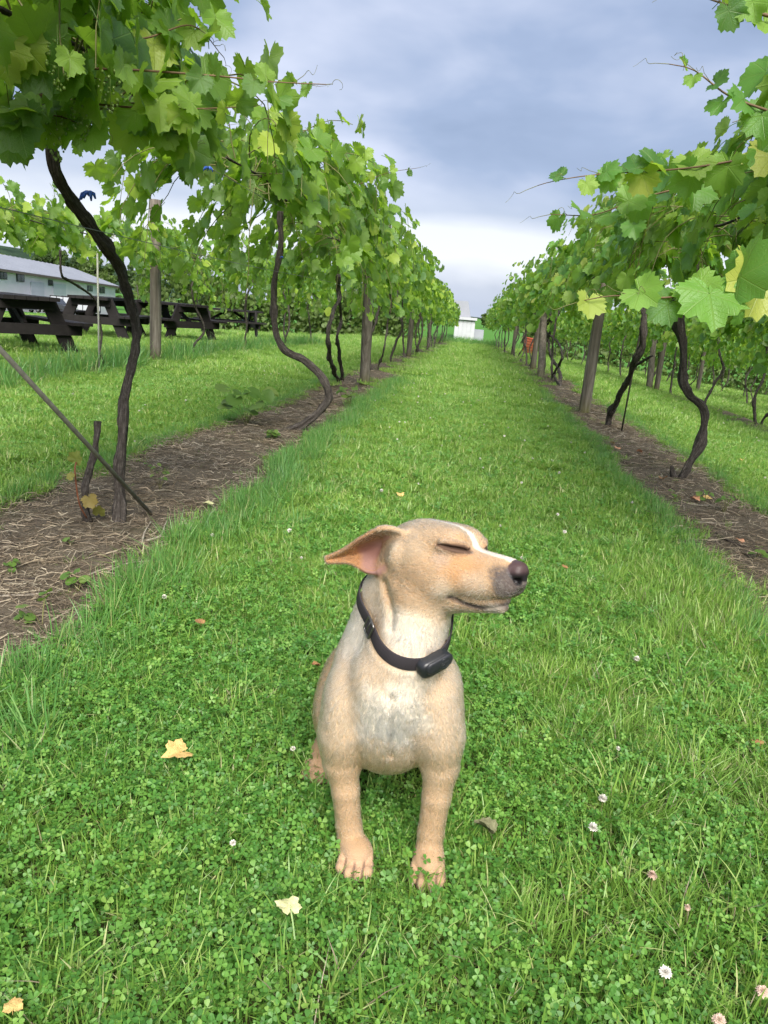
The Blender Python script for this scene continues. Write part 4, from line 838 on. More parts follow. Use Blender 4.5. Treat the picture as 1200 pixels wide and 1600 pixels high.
# ================================================================== things beyond the vines
M_TABLE = mat_plain('brown_stained_wood', (.011, .009, .009), .75, .25, .3, 12, .2)
def picnic_table(loc, rz, s, label):
    v = thing('picnic_table', loc, label, 'table', 'picnic tables on the lawn'); v.rotation_euler[2] = rz; L = 1.85 * s
    for i in range(5): MB().box((0, (-2 + i) * .148, .752), (L, .140, .05)).build('tabletop_board', M_TABLE, v)
    for sy in (-1, 1):
        for k in (0, 1): MB().box((0, sy * (.60 + .15 * k), .44), (L, .140, .04)).build('seat_board', M_TABLE, v)
    for sx in (-1, 1):
        x = sx * (L / 2 - .24)
        for sy in (-1, 1): MB().beam((x, sy * .30, .73), (x, sy * .62, 0), .05, .19, (0, 1, .4)).build('leg', M_TABLE, v)
        MB().box((x + sx * .045, 0, .666), (.05, .72, .12)).build('top_brace', M_TABLE, v); MB().box((x + sx * .045, 0, .348), (.05, 1.48, .14)).build('seat_brace', M_TABLE, v)
        MB().beam((x - sx * .03, 0, .40), (sx * .12, 0, .71), .04, .07).build('diagonal_brace', M_TABLE, v)
def gpt(px, py): 
    c = at_ground(px, py)
    for _ in range(12): c = at_ground(px, py, float(tz(c[0], c[1])))
    return c
c = at_ground(20, 552); picnic_table((c[0] - .35, c[1] + .45, float(tz(c[0], c[1]))), math.radians(-38), 1.0, 'dark brown picnic table at the left edge')
c = at_ground(160, 526); picnic_table((c[0], c[1], float(tz(c[0], c[1]))), math.radians(-80), 1.0, 'dark brown picnic table seen end-on beside the nearest trunk')
c = at_ground(250, 528); picnic_table((c[0], c[1] + .6, float(tz(c[0], c[1]))), math.radians(-30), 1.0, 'picnic table partly hidden by the old post')
c = at_ground(345, 517); picnic_table((c[0], c[1] + .8, float(tz(c[0], c[1]))), math.radians(30), 1.0, 'farthest picnic table beyond the stubby vine')
# blue garment hung near the far table
M_CLOTH = mat_plain('blue_cloth', (.10, .24, .52), .85, .1, .3, 14, .4)
def cloth():
    c = gpt(382, 508) ; o = thing('blue_swing_seat', (c[0], c[1], c[2]), 'blue fabric hanging chair beyond the far picnic table', 'chair')
    W, H = .75, .95; n, m = 14, 12; V = []
    for i in range(n):
        for j in range(m):
            u, w = i / (n - 1) - .5, j / (m - 1); V.append((u * W * (1 - .25 * w), .10 * math.sin(u * 16 + w * 2) * (.4 + .6 * (1 - w)) - .35 * math.sin(w * 2.6), .25 + H * w - .08 * math.cos(u * 5)))
    i = (np.arange(n - 1)[:, None] * m + np.arange(m - 1)[None]).ravel(); link('fabric', make_mesh('fabric', V, [np.stack([i, i + m, i + m + 1, i + 1], 1)], M_CLOTH, True), o)
    for s in (-1, 1): MB().tube([(s * .42, -.35, 0), (s * .40, -.1, .7), (s * .34, .05, 1.3)], .018, 8).build('frame_leg', M_GALV, o, smooth=True)
    MB().tube([(-.34, .05, 1.3), (.34, .05, 1.3)], .018, 8).build('frame_bar', M_GALV, o, smooth=True)
cloth()

# ------------------------------------------------------------------ long white building in the yard
M_SIDING = mat_plain('white_metal_siding', (.70, .64, .70), .6, .3, .06, .6, 0); M_ROOF = mat_plain('grey_metal_roof', (.20, .215, .255), .6, .3, .08, .5, 0); M_TRIM = mat_plain('brown_trim', (.12, .095, .08), .7, .2, .1, 5, 0)
M_GLASS = mat_plain('dark_window_glass', (.03, .035, .045), .12, .8, .2, 2, 0); M_FRAME = mat_plain('dark_window_frame', (.05, .05, .055), .5, .3, .1, 5, 0); M_DOORW = mat_plain('pale_garage_door', (.50, .51, .55), .6, .3, .05, 2, 0)
def building():
    D0, D1 = 85.0, 125.0; pA, pB = (-150, 400.2), (180, 448.2)
    A, B = at_Y(*pA, 70.0), at_Y(*pB, D1); e0 = at_Y(0, 422, D0)
    a, b = e0[:2] + (e0[:2] - B[:2]) * .6, B[:2]; L = float(np.linalg.norm(b - a)); d = (b - a) / L; nrm = np.array([d[1], -d[0]]); nrm = nrm if nrm @ -a > 0 else -nrm
    ze = lambda t: B[2] + (e0[2] - B[2]) * (L - t) / float(np.linalg.norm(e0[:2] - b)); g = -3.6; W = 14.0; rise = 2.3
    org = np.array([a[0], a[1], g]); v = thing('warehouse', org, 'long low white building with grey metal roof beyond the lawn', 'building')
    def fp(t, z, out=0.0): return np.array([a[0] + d[0] * t + nrm[0] * out, a[1] + d[1] * t + nrm[1] * out, z]) - org
    def prism(q, out0, out1): return [fp(t, z, out0) for t, z in q] + [fp(t, z, out1) for t, z in q]
    BOXQ = [[0, 1, 2, 3], [4, 7, 6, 5], [0, 4, 5, 1], [1, 5, 6, 2], [2, 6, 7, 3], [3, 7, 4, 0]]
    MB().add(prism([(0, g), (L, g), (L, ze(L)), (0, ze(0))], 0, -W), BOXQ).build('wall', M_SIDING, v)
    m = MB(); oh = .6
    def slab(o0, z0, o1, z1, T=.14):
        q = [fp(-oh, ze(0) + z0, o0), fp(L + oh, ze(L) + z0, o0), fp(L + oh, ze(L) + z1, o1), fp(-oh, ze(0) + z1, o1)]; m.add(q + [p + np.array((0, 0, T)) for p in q], BOXQ)
    slab(oh, 0, -W / 2, rise); slab(-W - oh, 0, -W / 2, rise); rf = m.build('roof', M_ROOF, v)
    for k in range(int(L / 1.5)):
        t = .5 + k * 1.5; q0, q1 = fp(t, ze(t) + .17, oh), fp(t, ze(t) + rise + .17, -W / 2)
        if L - t < 75: MB().beam(q0, q1, .08, .07).build('roof_seam', M_ROOF, rf)
    for t in (0, L): MB().add([fp(t, ze(t), 0), fp(t, ze(t), -W), fp(t, ze(t) + rise, -W / 2)], [], [[0, 1, 2]]).build('gable', M_SIDING, v)
    MB().add(prism([(-oh, ze(0) - .16), (L + oh, ze(L) - .16), (L + oh, ze(L) + .12), (-oh, ze(0) + .12)], oh + .05, oh + .01), BOXQ).build('eave_trim', M_TRIM, v)
    def face(px, py):                                     # where the sight line through a pixel meets the front wall
        r_ = ray(px, py); t = (a @ nrm) / (r_[:2] @ nrm); p = CAMPOS + t * r_; return float((p[:2] - a) @ d), float(p[2])
    def plate(x0, y0, x1, y1, o0, o1, name, mat, par):
        t0, zt = face(x0, y0); t1, _ = face(x1, y0); _, zb = face(x0, y1); zt = min(zt, ze(t0) - .12); return MB().add(prism([(t0, zb), (t1, zb), (t1, zt), (t0, zt)], o1, o0), BOXQ).build(name, mat, par)
    for x0, y0, x1, y1 in ((-2, 424.5, 10, 436), (25, 427.5, 37, 440), (75, 437, 82, 446), (136, 446, 144, 455), (155, 448, 163, 458)):
        f = plate(x0, y0, x1, y1, .01, .09, 'window', M_FRAME, v); xm = (x0 + x1) / 2
        plate(x0 + 1, y0 + 1, xm - .4, y1 - 1, .09, .12, 'pane', M_GLASS, f); plate(xm + .4, y0 + 1, x1 - 1, y1 - 1, .09, .12, 'pane', M_GLASS, f)
    for x0, y0, x1, y1 in ((47, 440, 68, 470), (82, 443, 102, 472)):
        f = plate(x0, y0, x1, y1, .01, .07, 'garage_door', M_DOORW, v)
        for q in range(4): h = (y1 - y0) / 4; plate(x0 + .6, y0 + q * h + .4, x1 - .6, y0 + (q + 1) * h - .4, .07, .10, 'door_panel', M_DOORW, f)
    t, z = face(9, 415); q = fp(t, ze(t) + .9, -4); MB().tube([q, q + np.array((0, 0, 2.2))], .28, 10).build('flue_pipe', mat_plain('white_flue', (.7, .7, .7), .5, .3, .05, 4, 0), rf, smooth=True)
building()

# ------------------------------------------------------------------ pickup and stake-sided trailer
M_CAR = mat_plain('dark_grey_car_paint', (.045, .048, .056), .22, .6, .1, 2, 0); M_TYRE = mat_plain('tyre_rubber', (.02, .02, .02), .8, .2, .2, 10, 0); M_CHROME = mat_plain('chrome', (.55, .55, .56), .2, .5, .05, 5, 0, .9); M_LAMP = mat_plain('headlamp_lens', (.62, .64, .66), .1, .7, .05, 5, 0)
M_BLACKM = mat_plain('black_frame_metal', (.02, .02, .022), .5, .4, .2, 10, 0); M_PANEL = mat_plain('grey_trailer_panel', (.42, .44, .48), .55, .4, .06, 2, 0)
def wheel(par, p, r=.38, w=.24):
    wv = MB().tube([np.array(p) - (0, w / 2, 0), np.array(p) - (0, w * .35, 0), np.array(p) + (0, w * .35, 0), np.array(p) + (0, w / 2, 0)], [r * .9, r, r, r * .9], 20).build('wheel', M_TYRE, par, smooth=False); MB().tube([np.array(p) - (0, w / 2 + .01, 0), np.array(p) + (0, w / 2 + .01, 0)], r * .58, 14).build('rim', M_CHROME, wv)
def pickup():
    c = at_Y(86, 485, 92.0); v = thing('pickup_truck', (c[0], c[1], float(tz(c[0], c[1]))), 'dark pickup truck parked before the white building, nose to the right', 'truck'); v.rotation_euler[2] = math.radians(-14)
    prof = [(-2.7, .50), (-2.7, 1.12), (-.95, 1.14), (-.75, 1.82), (.45, 1.84), (1.05, 1.22), (2.45, 1.10), (2.68, .95), (2.70, .48)]; m = MB(); k = len(prof)
    for y in (-.93, .93): pass
    V = [(x, -.93, z) for x, z in prof] + [(x, .93, z) for x, z in prof]; V = [(x, y * (.86 if z > 1.5 else 1), z) for x, y, z in V]
    Q = [[i, (i + 1) % k, k + (i + 1) % k, k + i] for i in range(k)]; m.add(V, Q, [[0, i + 1, i] for i in range(1, k - 1)] + [[k, k + i, k + i + 1] for i in range(1, k - 1)]); m.build('body', M_CAR, v)
    for y in (-.93, .93):
        s = 1 if y > 0 else -1; MB().add([(-.72, y * .985, 1.22), (.70, y * .985, 1.22), (.38, y * .875, 1.74), (-.66, y * .875, 1.74)], [[0, 1, 2, 3]]).build('side_window', M_GLASS, v).location = (0, s * .012, 0)
        MB().box((2.62, y * .72, .88), (.18, .34, .22)).build('headlight', M_LAMP, v)
        for x in (-1.75, 1.75): wheel(v, (x, y * .93, .38))
    MB().add([(1.02, -.78, 1.25), (1.02, .78, 1.25), (.50, .72, 1.78), (.50, -.72, 1.78)], [[0, 1, 2, 3]]).build('windscreen', M_GLASS, v).location = (.02, 0, .02)
    MB().box((2.70, 0, .80), (.10, 1.05, .28)).build('grille', M_CHROME, v); MB().box((2.74, 0, .55), (.14, 1.85, .20)).build('bumper', M_CHROME, v)
pickup()
def trailer():
    c = at_Y(118, 487, 96.0); v = thing('box_trailer', (c[0], c[1], float(tz(c[0], c[1]))), 'black-framed trailer with grey side panels behind the pickup', 'trailer'); v.rotation_euler[2] = math.radians(-12); L = 6.0
    MB().box((0, 0, .62), (L, 2.1, .22)).build('bed', M_BLACKM, v)
    for y in (-1.03, 1.03):
        for k in range(7): x = -L / 2 + .05 + k * (L - .1) / 6; MB().box((x, y, 1.45), (.09, .09, 1.5)).build('upright', M_BLACKM, v)
        MB().box((0, y, 2.2), (L, .08, .10)).build('top_rail', M_BLACKM, v)
        for k in range(6): x = -L / 2 + .05 + (k + .5) * (L - .1) / 6; MB().box((x, y, 1.45), ((L - .1) / 6 - .1, .03, 1.36)).build('side_panel', M_PANEL, v)
        for x in (.4, 1.35): wheel(v, (x, y, .36), .36)
trailer()
def small_car():
    c = at_Y(26, 480, 88.0); v = thing('parked_car', (c[0], c[1], float(tz(c[0], c[1]))), 'dark parked car seen between the legs of the left picnic table', 'car'); v.rotation_euler[2] = math.radians(-14)
    prof = [(-2.2, .35), (-2.25, .85), (-1.6, .98), (-1.0, 1.42), (.4, 1.44), (1.15, .98), (2.1, .82), (2.2, .35)]; k = len(prof); V = [(x, -.86, z) for x, z in prof] + [(x, .86, z) for x, z in prof]; V = [(x, y * (.82 if z > 1.2 else 1), z) for x, y, z in V]
    MB().add(V, [[i, (i + 1) % k, k + (i + 1) % k, k + i] for i in range(k)], [[0, i + 1, i] for i in range(1, k - 1)] + [[k, k + i, k + i + 1] for i in range(1, k - 1)]).build('body', M_CAR, v)
    for y in (-.86, .86):
        for x in (-1.35, 1.35): wheel(v, (x, y, .32), .32, .2)
        MB().add([(-1.0, y, 1.0), (.85, y, 1.0), (.35, y * .86, 1.36), (-.8, y * .86, 1.36)], [[0, 1, 2, 3]]).build('side_window', M_GLASS, v).location = (0, .012 if y > 0 else -.012, 0)
small_car()

# ------------------------------------------------------------------ shed at the end of the path
M_SHED = mat_plain('white_shed_board', (.40, .41, .44), .65, .3, .08, 3, 0); M_SHEDR = mat_plain('pale_grey_tin', (.26, .27, .31), .5, .4, .08, 2, 0)
def shed():
    Y = 50.0; a = at_Y(716, 527, Y); b = at_Y(740, 528, Y); g = float(tz(a[0], Y)) - .2; top = at_Y(740, 500, Y)[2]; pk = at_Y(722, 470, Y)[2]; x0, x1 = a[0] - .3, b[0]; w = x1 - x0; H = top - g
    v = thing('shed', (x0, Y, g), 'small white shed with a tall grey roof at the far end of the path', 'shed')
    MB().box((w / 2, 1.5, H / 2), (w, 3, H)).build('wall', M_SHED, v); MB().box((w / 2, -.05, H + .05), (w + .2, .3, .16)).build('cornice', M_SHED, v)
    for k in range(5): MB().box((w * (k + .5) / 5, -.02, H / 2), (w / 5 - .03, .05, H - .1)).build('wall_board', M_SHED, v)
    MB().add([(-.4, .2, H), (w * .78, .2, H), (w * .55, .2, pk - g), (-.4, .2, pk - g), (-.4, 3, H), (w * .78, 3, H), (w * .55, 3, pk - g), (-.4, 3, pk - g)], [[0, 1, 2, 3], [4, 7, 6, 5], [1, 5, 6, 2], [0, 3, 7, 4], [3, 2, 6, 7]]).build('upper_storey', M_SHEDR, v)
    MB().box((w + .30, 1.4, H * .3), (.6, 2.2, H * .6)).build('side_lean_to', M_SHEDR, v)
shed()
# orange netting between the far right rows
def netting():
    t = NT('orange_netting'); M_N = t.done(t.principled((.34, .075, .045), .7, .2)); a = at_Y(816, 553, 33.0); b = at_Y(838, 555, 32.0); g0 = float(tz(a[0], a[1])); v = thing('barrier_netting', (a[0], a[1], g0), 'orange plastic barrier netting behind the trunks right of the path', 'netting'); d = b - a; d[2] = float(tz(b[0], b[1])) - g0
    for k in range(7): MB().tube([np.array([0, 0, .04 + k * .11]), d * .5 + [0, 0, .03 + k * .11], d + [0, 0, .04 + k * .11]], .016, 5).build('strand', M_N, v, smooth=True)
    for k in range(22): q = d * (k / 21); MB().tube([q + [0, 0, .02], q + [0, 0, .74]], .012, 5).build('tie_strand', M_N, v, smooth=True)
netting()

# ------------------------------------------------------------------ trees behind the yard and beyond the rows
M_TREE = [mat_leaf('tree_leaf_%d' % k, [(0, tuple(c * .7 for c in col)), (.5, col), (1, tuple(c * 1.5 for c in col))], (.14, .19, .10), (.22, .34, .06), .55, False) for k, col in enumerate(((.035, .075, .020), (.055, .105, .022), (.085, .140, .028)))]
TS = [leaf_shape(700 + i, 8, False, False, .2) for i in range(3)]
def crown_mesh(seed, W, H, n, s, mat):
    r = np.random.default_rng(seed); nc = 26; C = []
    for i in range(nc): z = r.random() ** .8; R = W * (.35 + .65 * math.sin(math.pi * min(1, .15 + z * .85))) * .62; a = r.uniform(0, 6.283); q = R * math.sqrt(r.random()); C.append((q * math.cos(a), q * math.sin(a), H * (.18 + .74 * z), W * r.uniform(.16, .30)))
    C = np.array(C); k = r.integers(0, nc, n); d = r.normal(0, 1, (n, 3)); d /= np.linalg.norm(d, axis=1)[:, None]; rad = C[k, 3] * r.uniform(.55, 1.08, n); P = C[k, :3] + d * rad[:, None] * [1, 1, .8]
    N = d * .8 + r.normal(0, .5, (n, 3)) + [0, 0, .4]; T = r.normal(0, .6, (n, 3)) + [0, 0, -.6]; return leaves_mesh('crown', P, T, N, s * r.uniform(.6, 1.3, n), TS, mat, r.random(n)), C
CR = [(crown_mesh(720 + i, w, h, 3600, s, M_TREE[m]), w, h) for i, (w, h, s, m) in enumerate(((3.2, 8.0, .20, 0), (2.6, 7.0, .20, 1), (3.0, 6.2, .20, 2), (2.0, 8.5, .18, 0)))]
def tree(px, py, Y, k, top, label, grp='trees behind the long building'):
    c = at_Y(px, py, Y); g = float(tz(c[0], c[1])); h = at_Y(px, top, Y)[2] - g; (me, C), w, H = CR[k]; s = h / H; v = thing('tree', (c[0], c[1], g), label, 'tree', grp); v.scale = (s,) * 3; v.rotation_euler[2] = px * .37
    link('crown', me, v); m = MB().tube([(0, 0, -.2), (.05, 0, H * .2), (0, .05, H * .45), (0, 0, H * .8)], [.20, .16, .12, .04], 8)
    for j in range(0, 26, 3): m.tube([(0, 0, H * .15 + C[j, 2] * .35), C[j, :3] * [.5, .5, .8], C[j, :3]], [.08, .05, .02], 5)
    m.build('trunk', M_BARK, v, True)
for j, (px, Y, k, top, lab) in enumerate(((-60, 150, 0, 392, 'dark tree behind the building left of the flue'), (5, 155, 2, 395, 'pale green tree behind the white flue pipe'), (38, 151, 1, 404, 'round green tree just right of the flue pipe'), (68, 147, 0, 384, 'tall dark green tree behind the middle of the roof'), (95, 149, 1, 388, 'broad tree right of the tall dark one'), (122, 151, 0, 398, 'dark tree behind the right half of the roof'), (150, 149, 2, 402, 'yellow-green tree behind the pale stake'), (176, 153, 1, 408, 'green tree at the right end of the roof'), (205, 147, 3, 410, 'narrow dark tree right of the building'), (240, 150, 1, 415, 'round tree behind the old post'), (300, 155, 0, 430, 'dark tree behind the left vines'), (350, 160, 2, 440, 'pale tree behind the left vines'), (400, 155, 1, 445, 'round tree behind the second left vine'), (440, 159, 0, 442, 'dark tree behind the second left vine'), (490, 153, 1, 450, 'green tree behind the two-stemmed vine'), (530, 160, 0, 455, 'dark tree behind the third left vine'), (575, 155, 2, 462, 'pale tree behind the left post'), (620, 163, 1, 468, 'tree far behind the left row'))):
    tree(px, 480, Y, k, top, lab)
for j, (px, Y, k, top, lab) in enumerate(((585, 46, 3, 318, 'tall dark tree showing above the left row'), (757, 95, 2, 489, 'small pale tree between the shed and the right row'), (700, 90, 0, 478, 'tree behind the shed'), (860, 110, 0, 490, 'tree behind the far right rows'), (940, 105, 1, 492, 'broad tree behind the second right row'), (1040, 110, 0, 498, 'dark tree beyond the right rows'), (1130, 105, 2, 505, 'pale tree beyond the right rows'), (1200, 108, 0, 508, 'tree at the right frame edge beyond the rows'))):
    tree(px, 500, Y, k, top, lab, 'trees beyond the rows')
# leafy screens: shrubs beyond the far tables, and the hedge that closes the lower rows on the right
def hedge(p0, p1, h, w, n, s, mat, label, seed):
    r = np.random.default_rng(seed); u = r.random(n); x = p0[0] + (p1[0] - p0[0]) * u; y = p0[1] + (p1[1] - p0[1]) * u; L = math.hypot(p1[0] - p0[0], p1[1] - p0[1]); hh = h * (.65 + .7 * vnoise(u * L * .8 + seed, np.full(n, 2.0 + seed)))
    d = _n(np.array([p1[1] - p0[1], p0[0] - p1[0], 0])); off = r.normal(0, w * .35, n); z = tz(x, y) + hh * (1 - r.random(n) ** 1.6) ; P = np.stack([x + d[0] * off, y + d[1] * off, z], 1) - np.array([p0[0], p0[1], 0])
    N = np.stack([r.normal(0, .5, n), -np.abs(r.normal(.7, .4, n)), r.uniform(.1, 1, n)], 1); T = r.normal(0, .6, (n, 3)) + [0, 0, -.6]
    v = thing('hedge', (p0[0], p0[1], 0), label, 'hedge'); link('foliage', leaves_mesh('foliage', P, T, N, s * r.uniform(.6, 1.3, n), TS, mat, r.random(n)), v, kind='stuff')
    ln = []
    for k in range(int(L / 1.2)): q = k / max(1, int(L / 1.2) - 1); xx, yy = p0[0] + (p1[0] - p0[0]) * q, p0[1] + (p1[1] - p0[1]) * q; zz = float(tz(xx, yy)); b0 = np.array([xx - p0[0], yy - p0[1], zz]); ln.append(np.array([b0, b0 + [.1, 0, h * .4], b0 + [-.05, .05, h * .8]]))
    link('stems', line_mesh(ln, .05, .02, M_BARK, 'stems', 6), v, kind='stuff')
def _n(v): v = np.asarray(v, float); return v / np.linalg.norm(v)
hedge((float(at_Y(215, 500, 36)[0]), 36), (-3.2, 45), 2.3, 2.2, 9000, .13, M_TREE[2], 'line of leafy shrubs behind the far picnic tables', 3)
hedge((3.0, 47), (42, 40), 2.2, 2.4, 14000, .14, M_TREE[2], 'long green hedge closing the far end of the right rows', 5)
hedge((24, 12), (38, 44), 2.4, 2.4, 9000, .14, M_TREE[1], 'green hedge along the lower right side beyond the last row', 7)
print('back', round(time.time() - T0, 1))
# ================================================================== the dog
def _n(v): v = np.asarray(v, float); return v / np.linalg.norm(v)
class SDF:
    """smooth union / subtraction of rounded shapes, evaluated on points or on a grid"""
    def __init__(s): s.p = []
    def ell(s, c, r, R=None, k=.02, op='+'):
        s.p.append(('e', np.asarray(c, float), np.asarray(r, float), np.eye(3) if R is None else np.asarray(R, float), k, op))
    def cone(s, a, b, ra, rb, k=.02, op='+', flat=None):
        s.p.append(('c', np.asarray(a, float), np.asarray(b, float), (ra, rb, flat), k, op))
    def cloud(s, pts, r, k=.004, op='+'):
        s.p.append(('n', np.asarray(pts, float), np.broadcast_to(np.asarray(r, float), (len(pts),)).copy(), None, k, op))
    @staticmethod
    def d(pr, P):
        if pr[0] == 'e':
            q = (P - pr[1]) @ pr[3]                       # R columns are the axes
            k0 = np.linalg.norm(q / pr[2], axis=-1); k1 = np.linalg.norm(q / pr[2] ** 2, axis=-1) + 1e-9
            return k0 * (k0 - 1) / k1
        if pr[0] == 'c':
            a, b, (ra, rb, fl) = pr[1], pr[2], pr[3]; ab = b - a; v = P - a
            if fl is not None:
                ax, f = fl; v = v + (v @ ax)[..., None] * ax * (f - 1); ab = ab + (ab @ ax) * ax * (f - 1)
            h = np.clip(v @ ab / (ab @ ab), 0, 1); return np.linalg.norm(v - h[..., None] * ab, axis=-1) - (ra + (rb - ra) * h)
        out = np.full(P.shape[:-1], 1.0); fl = P.reshape(-1, 3).astype(np.float32); o = out.reshape(-1)
        for c0 in range(0, len(pr[1]), 48):
            q = pr[1][c0:c0 + 48].astype(np.float32); rr = pr[2][c0:c0 + 48]; mg = .022 if len(fl) > 100 else 9.
            m = np.flatnonzero(((fl > q.min(0) - mg) & (fl < q.max(0) + mg)).all(1))
            for i in range(0, len(m), 8000):
                j = m[i:i + 8000]; o[j] = np.minimum(o[j], (np.sqrt(((fl[j, None] - q[None]) ** 2).sum(-1)) - rr[None]).min(1))
        return out
    @staticmethod
    def comb(cur, d, k, op):
        if op == '+':
            h = np.clip(.5 + .5 * (cur - d) / k, 0, 1); return cur * (1 - h) + d * h - k * h * (1 - h)
        h = np.clip(.5 - .5 * (cur + d) / k, 0, 1); return cur * (1 - h) - d * h + k * h * (1 - h)
    def __call__(s, P, upto=None):
        P = np.asarray(P, float); cur = np.full(P.shape[:-1], .05)
        for pr in s.p[:upto]: cur = s.comb(cur, s.d(pr, P), pr[-2], pr[-1])
        return cur
    def bounds(s, pr):
        m = pr[-2] + .012
        if pr[0] == 'e': r = np.sqrt(((pr[3] * pr[2]) ** 2).sum(1)); return pr[1] - r - m, pr[1] + r + m
        if pr[0] == 'c': r = max(pr[3][0], pr[3][1]); return np.minimum(pr[1], pr[2]) - r - m, np.maximum(pr[1], pr[2]) + r + m
        return pr[1].min(0) - pr[2].max() - m, pr[1].max(0) + pr[2].max() + m
    def grid(s, lo, hi, h):
        lo = np.asarray(lo, float); n = np.ceil((np.asarray(hi) - lo) / h).astype(int) + 1
        G = np.full(n, .05, np.float32); ax = [lo[i] + h * np.arange(n[i]) for i in range(3)]
        for pr in s.p:
            a, b = s.bounds(pr); i0 = np.clip(np.floor((a - lo) / h).astype(int), 0, n - 1); i1 = np.clip(np.ceil((b - lo) / h).astype(int) + 1, 1, n)
            if (i1 <= i0).any(): continue
            sl = tuple(slice(i0[j], i1[j]) for j in range(3))
            P = np.stack(np.meshgrid(*[ax[j][sl[j]] for j in range(3)], indexing='ij'), -1)
            G[sl] = s.comb(G[sl], s.d(pr, P), pr[-2], pr[-1])
        return G, lo
def surface_nets(G, lo, h):
    S = G < 0; nx, ny, nz = G.shape
    cnt = np.zeros((nx - 1, ny - 1, nz - 1), np.int8)
    for dx in (0, 1):
        for dy in (0, 1):
            for dz in (0, 1): cnt += S[dx:nx - 1 + dx, dy:ny - 1 + dy, dz:nz - 1 + dz]
    act = (cnt > 0) & (cnt < 8); idx = np.argwhere(act); vid = np.full(act.shape, -1, np.int32); vid[act] = np.arange(len(idx))
    acc = np.zeros((len(idx), 3)); num = np.zeros(len(idx))
    cor = [(x, y, z) for x in (0, 1) for y in (0, 1) for z in (0, 1)]
    for i, a in enumerate(cor):
        for b in cor[i + 1:]:
            if sum(abs(a[j] - b[j]) for j in range(3)) != 1: continue
            va = G[tuple((idx + a).T)]; vb = G[tuple((idx + b).T)]; x = (va < 0) != (vb < 0)
            t = np.where(x, va / np.where(x, va - vb, 1), 0)
            acc += x[:, None] * (np.array(a) + t[:, None] * (np.array(b) - np.array(a))); num += x
    V = lo + h * (idx + acc / num[:, None]); Q = []
    for axis in range(3):
        sl0 = [slice(None)] * 3; sl1 = [slice(None)] * 3; sl0[axis] = slice(0, -1); sl1[axis] = slice(1, None)
        A, B = S[tuple(sl0)], S[tuple(sl1)]; e = np.argwhere(A != B)
        o1, o2 = [(1, 2), (2, 0), (0, 1)][axis]
        e = e[(e[:, o1] > 0) & (e[:, o2] > 0) & (e[:, o1] < G.shape[o1] - 1) & (e[:, o2] < G.shape[o2] - 1)]
        d1 = np.zeros(3, int); d1[o1] = 1; d2 = np.zeros(3, int); d2[o2] = 1
        q = np.stack([vid[tuple((e - d1 - d2).T)], vid[tuple((e - d2).T)], vid[tuple(e.T)], vid[tuple((e - d1).T)]], 1)
        ins = A[tuple(e.T)]; q[~ins] = q[~ins][:, ::-1]; Q.append(q)
    return V, np.concatenate(Q)

def P3(x, y, Y): return at_Y(x, y, Y)
D = SDF()
# head frame: f towards the nose, s towards the side we see, u up
HO = P3(672, 873, 1.225)
_nose = P3(806, 903, 1.125)
_hf = _n(_nose - HO + np.array([0, 0, .022]))
_hu = np.array([.10, .06, 1.0]); _hu = _n(_hu - _hf * (_hu @ _hf)); _hs = _n(np.cross(_hf, _hu))
HR = np.stack([_hf, _hs, _hu], 1)
HS = np.array([1.20, 1.13, 1.18])
def Hd(a, b, c): return HO + HR @ (np.array([a, b, c]) * HS / 1000.0)
def headell(a, b, c, ra, rb, rc, k=.02, both=True, op='+', tilt=0):
    R = HR
    if tilt: ct, st = math.cos(tilt), math.sin(tilt); R = HR @ np.array([[ct, 0, -st], [0, 1, 0], [st, 0, ct]])
    D.ell(Hd(a, b, c), np.array([ra, rb, rc]) * HS / 1000, R, k, op)
    if both and b: D.ell(Hd(a, -b, c), np.array([ra, rb, rc]) * HS / 1000, R, k, op)
WX, WY, WZ = np.eye(3)
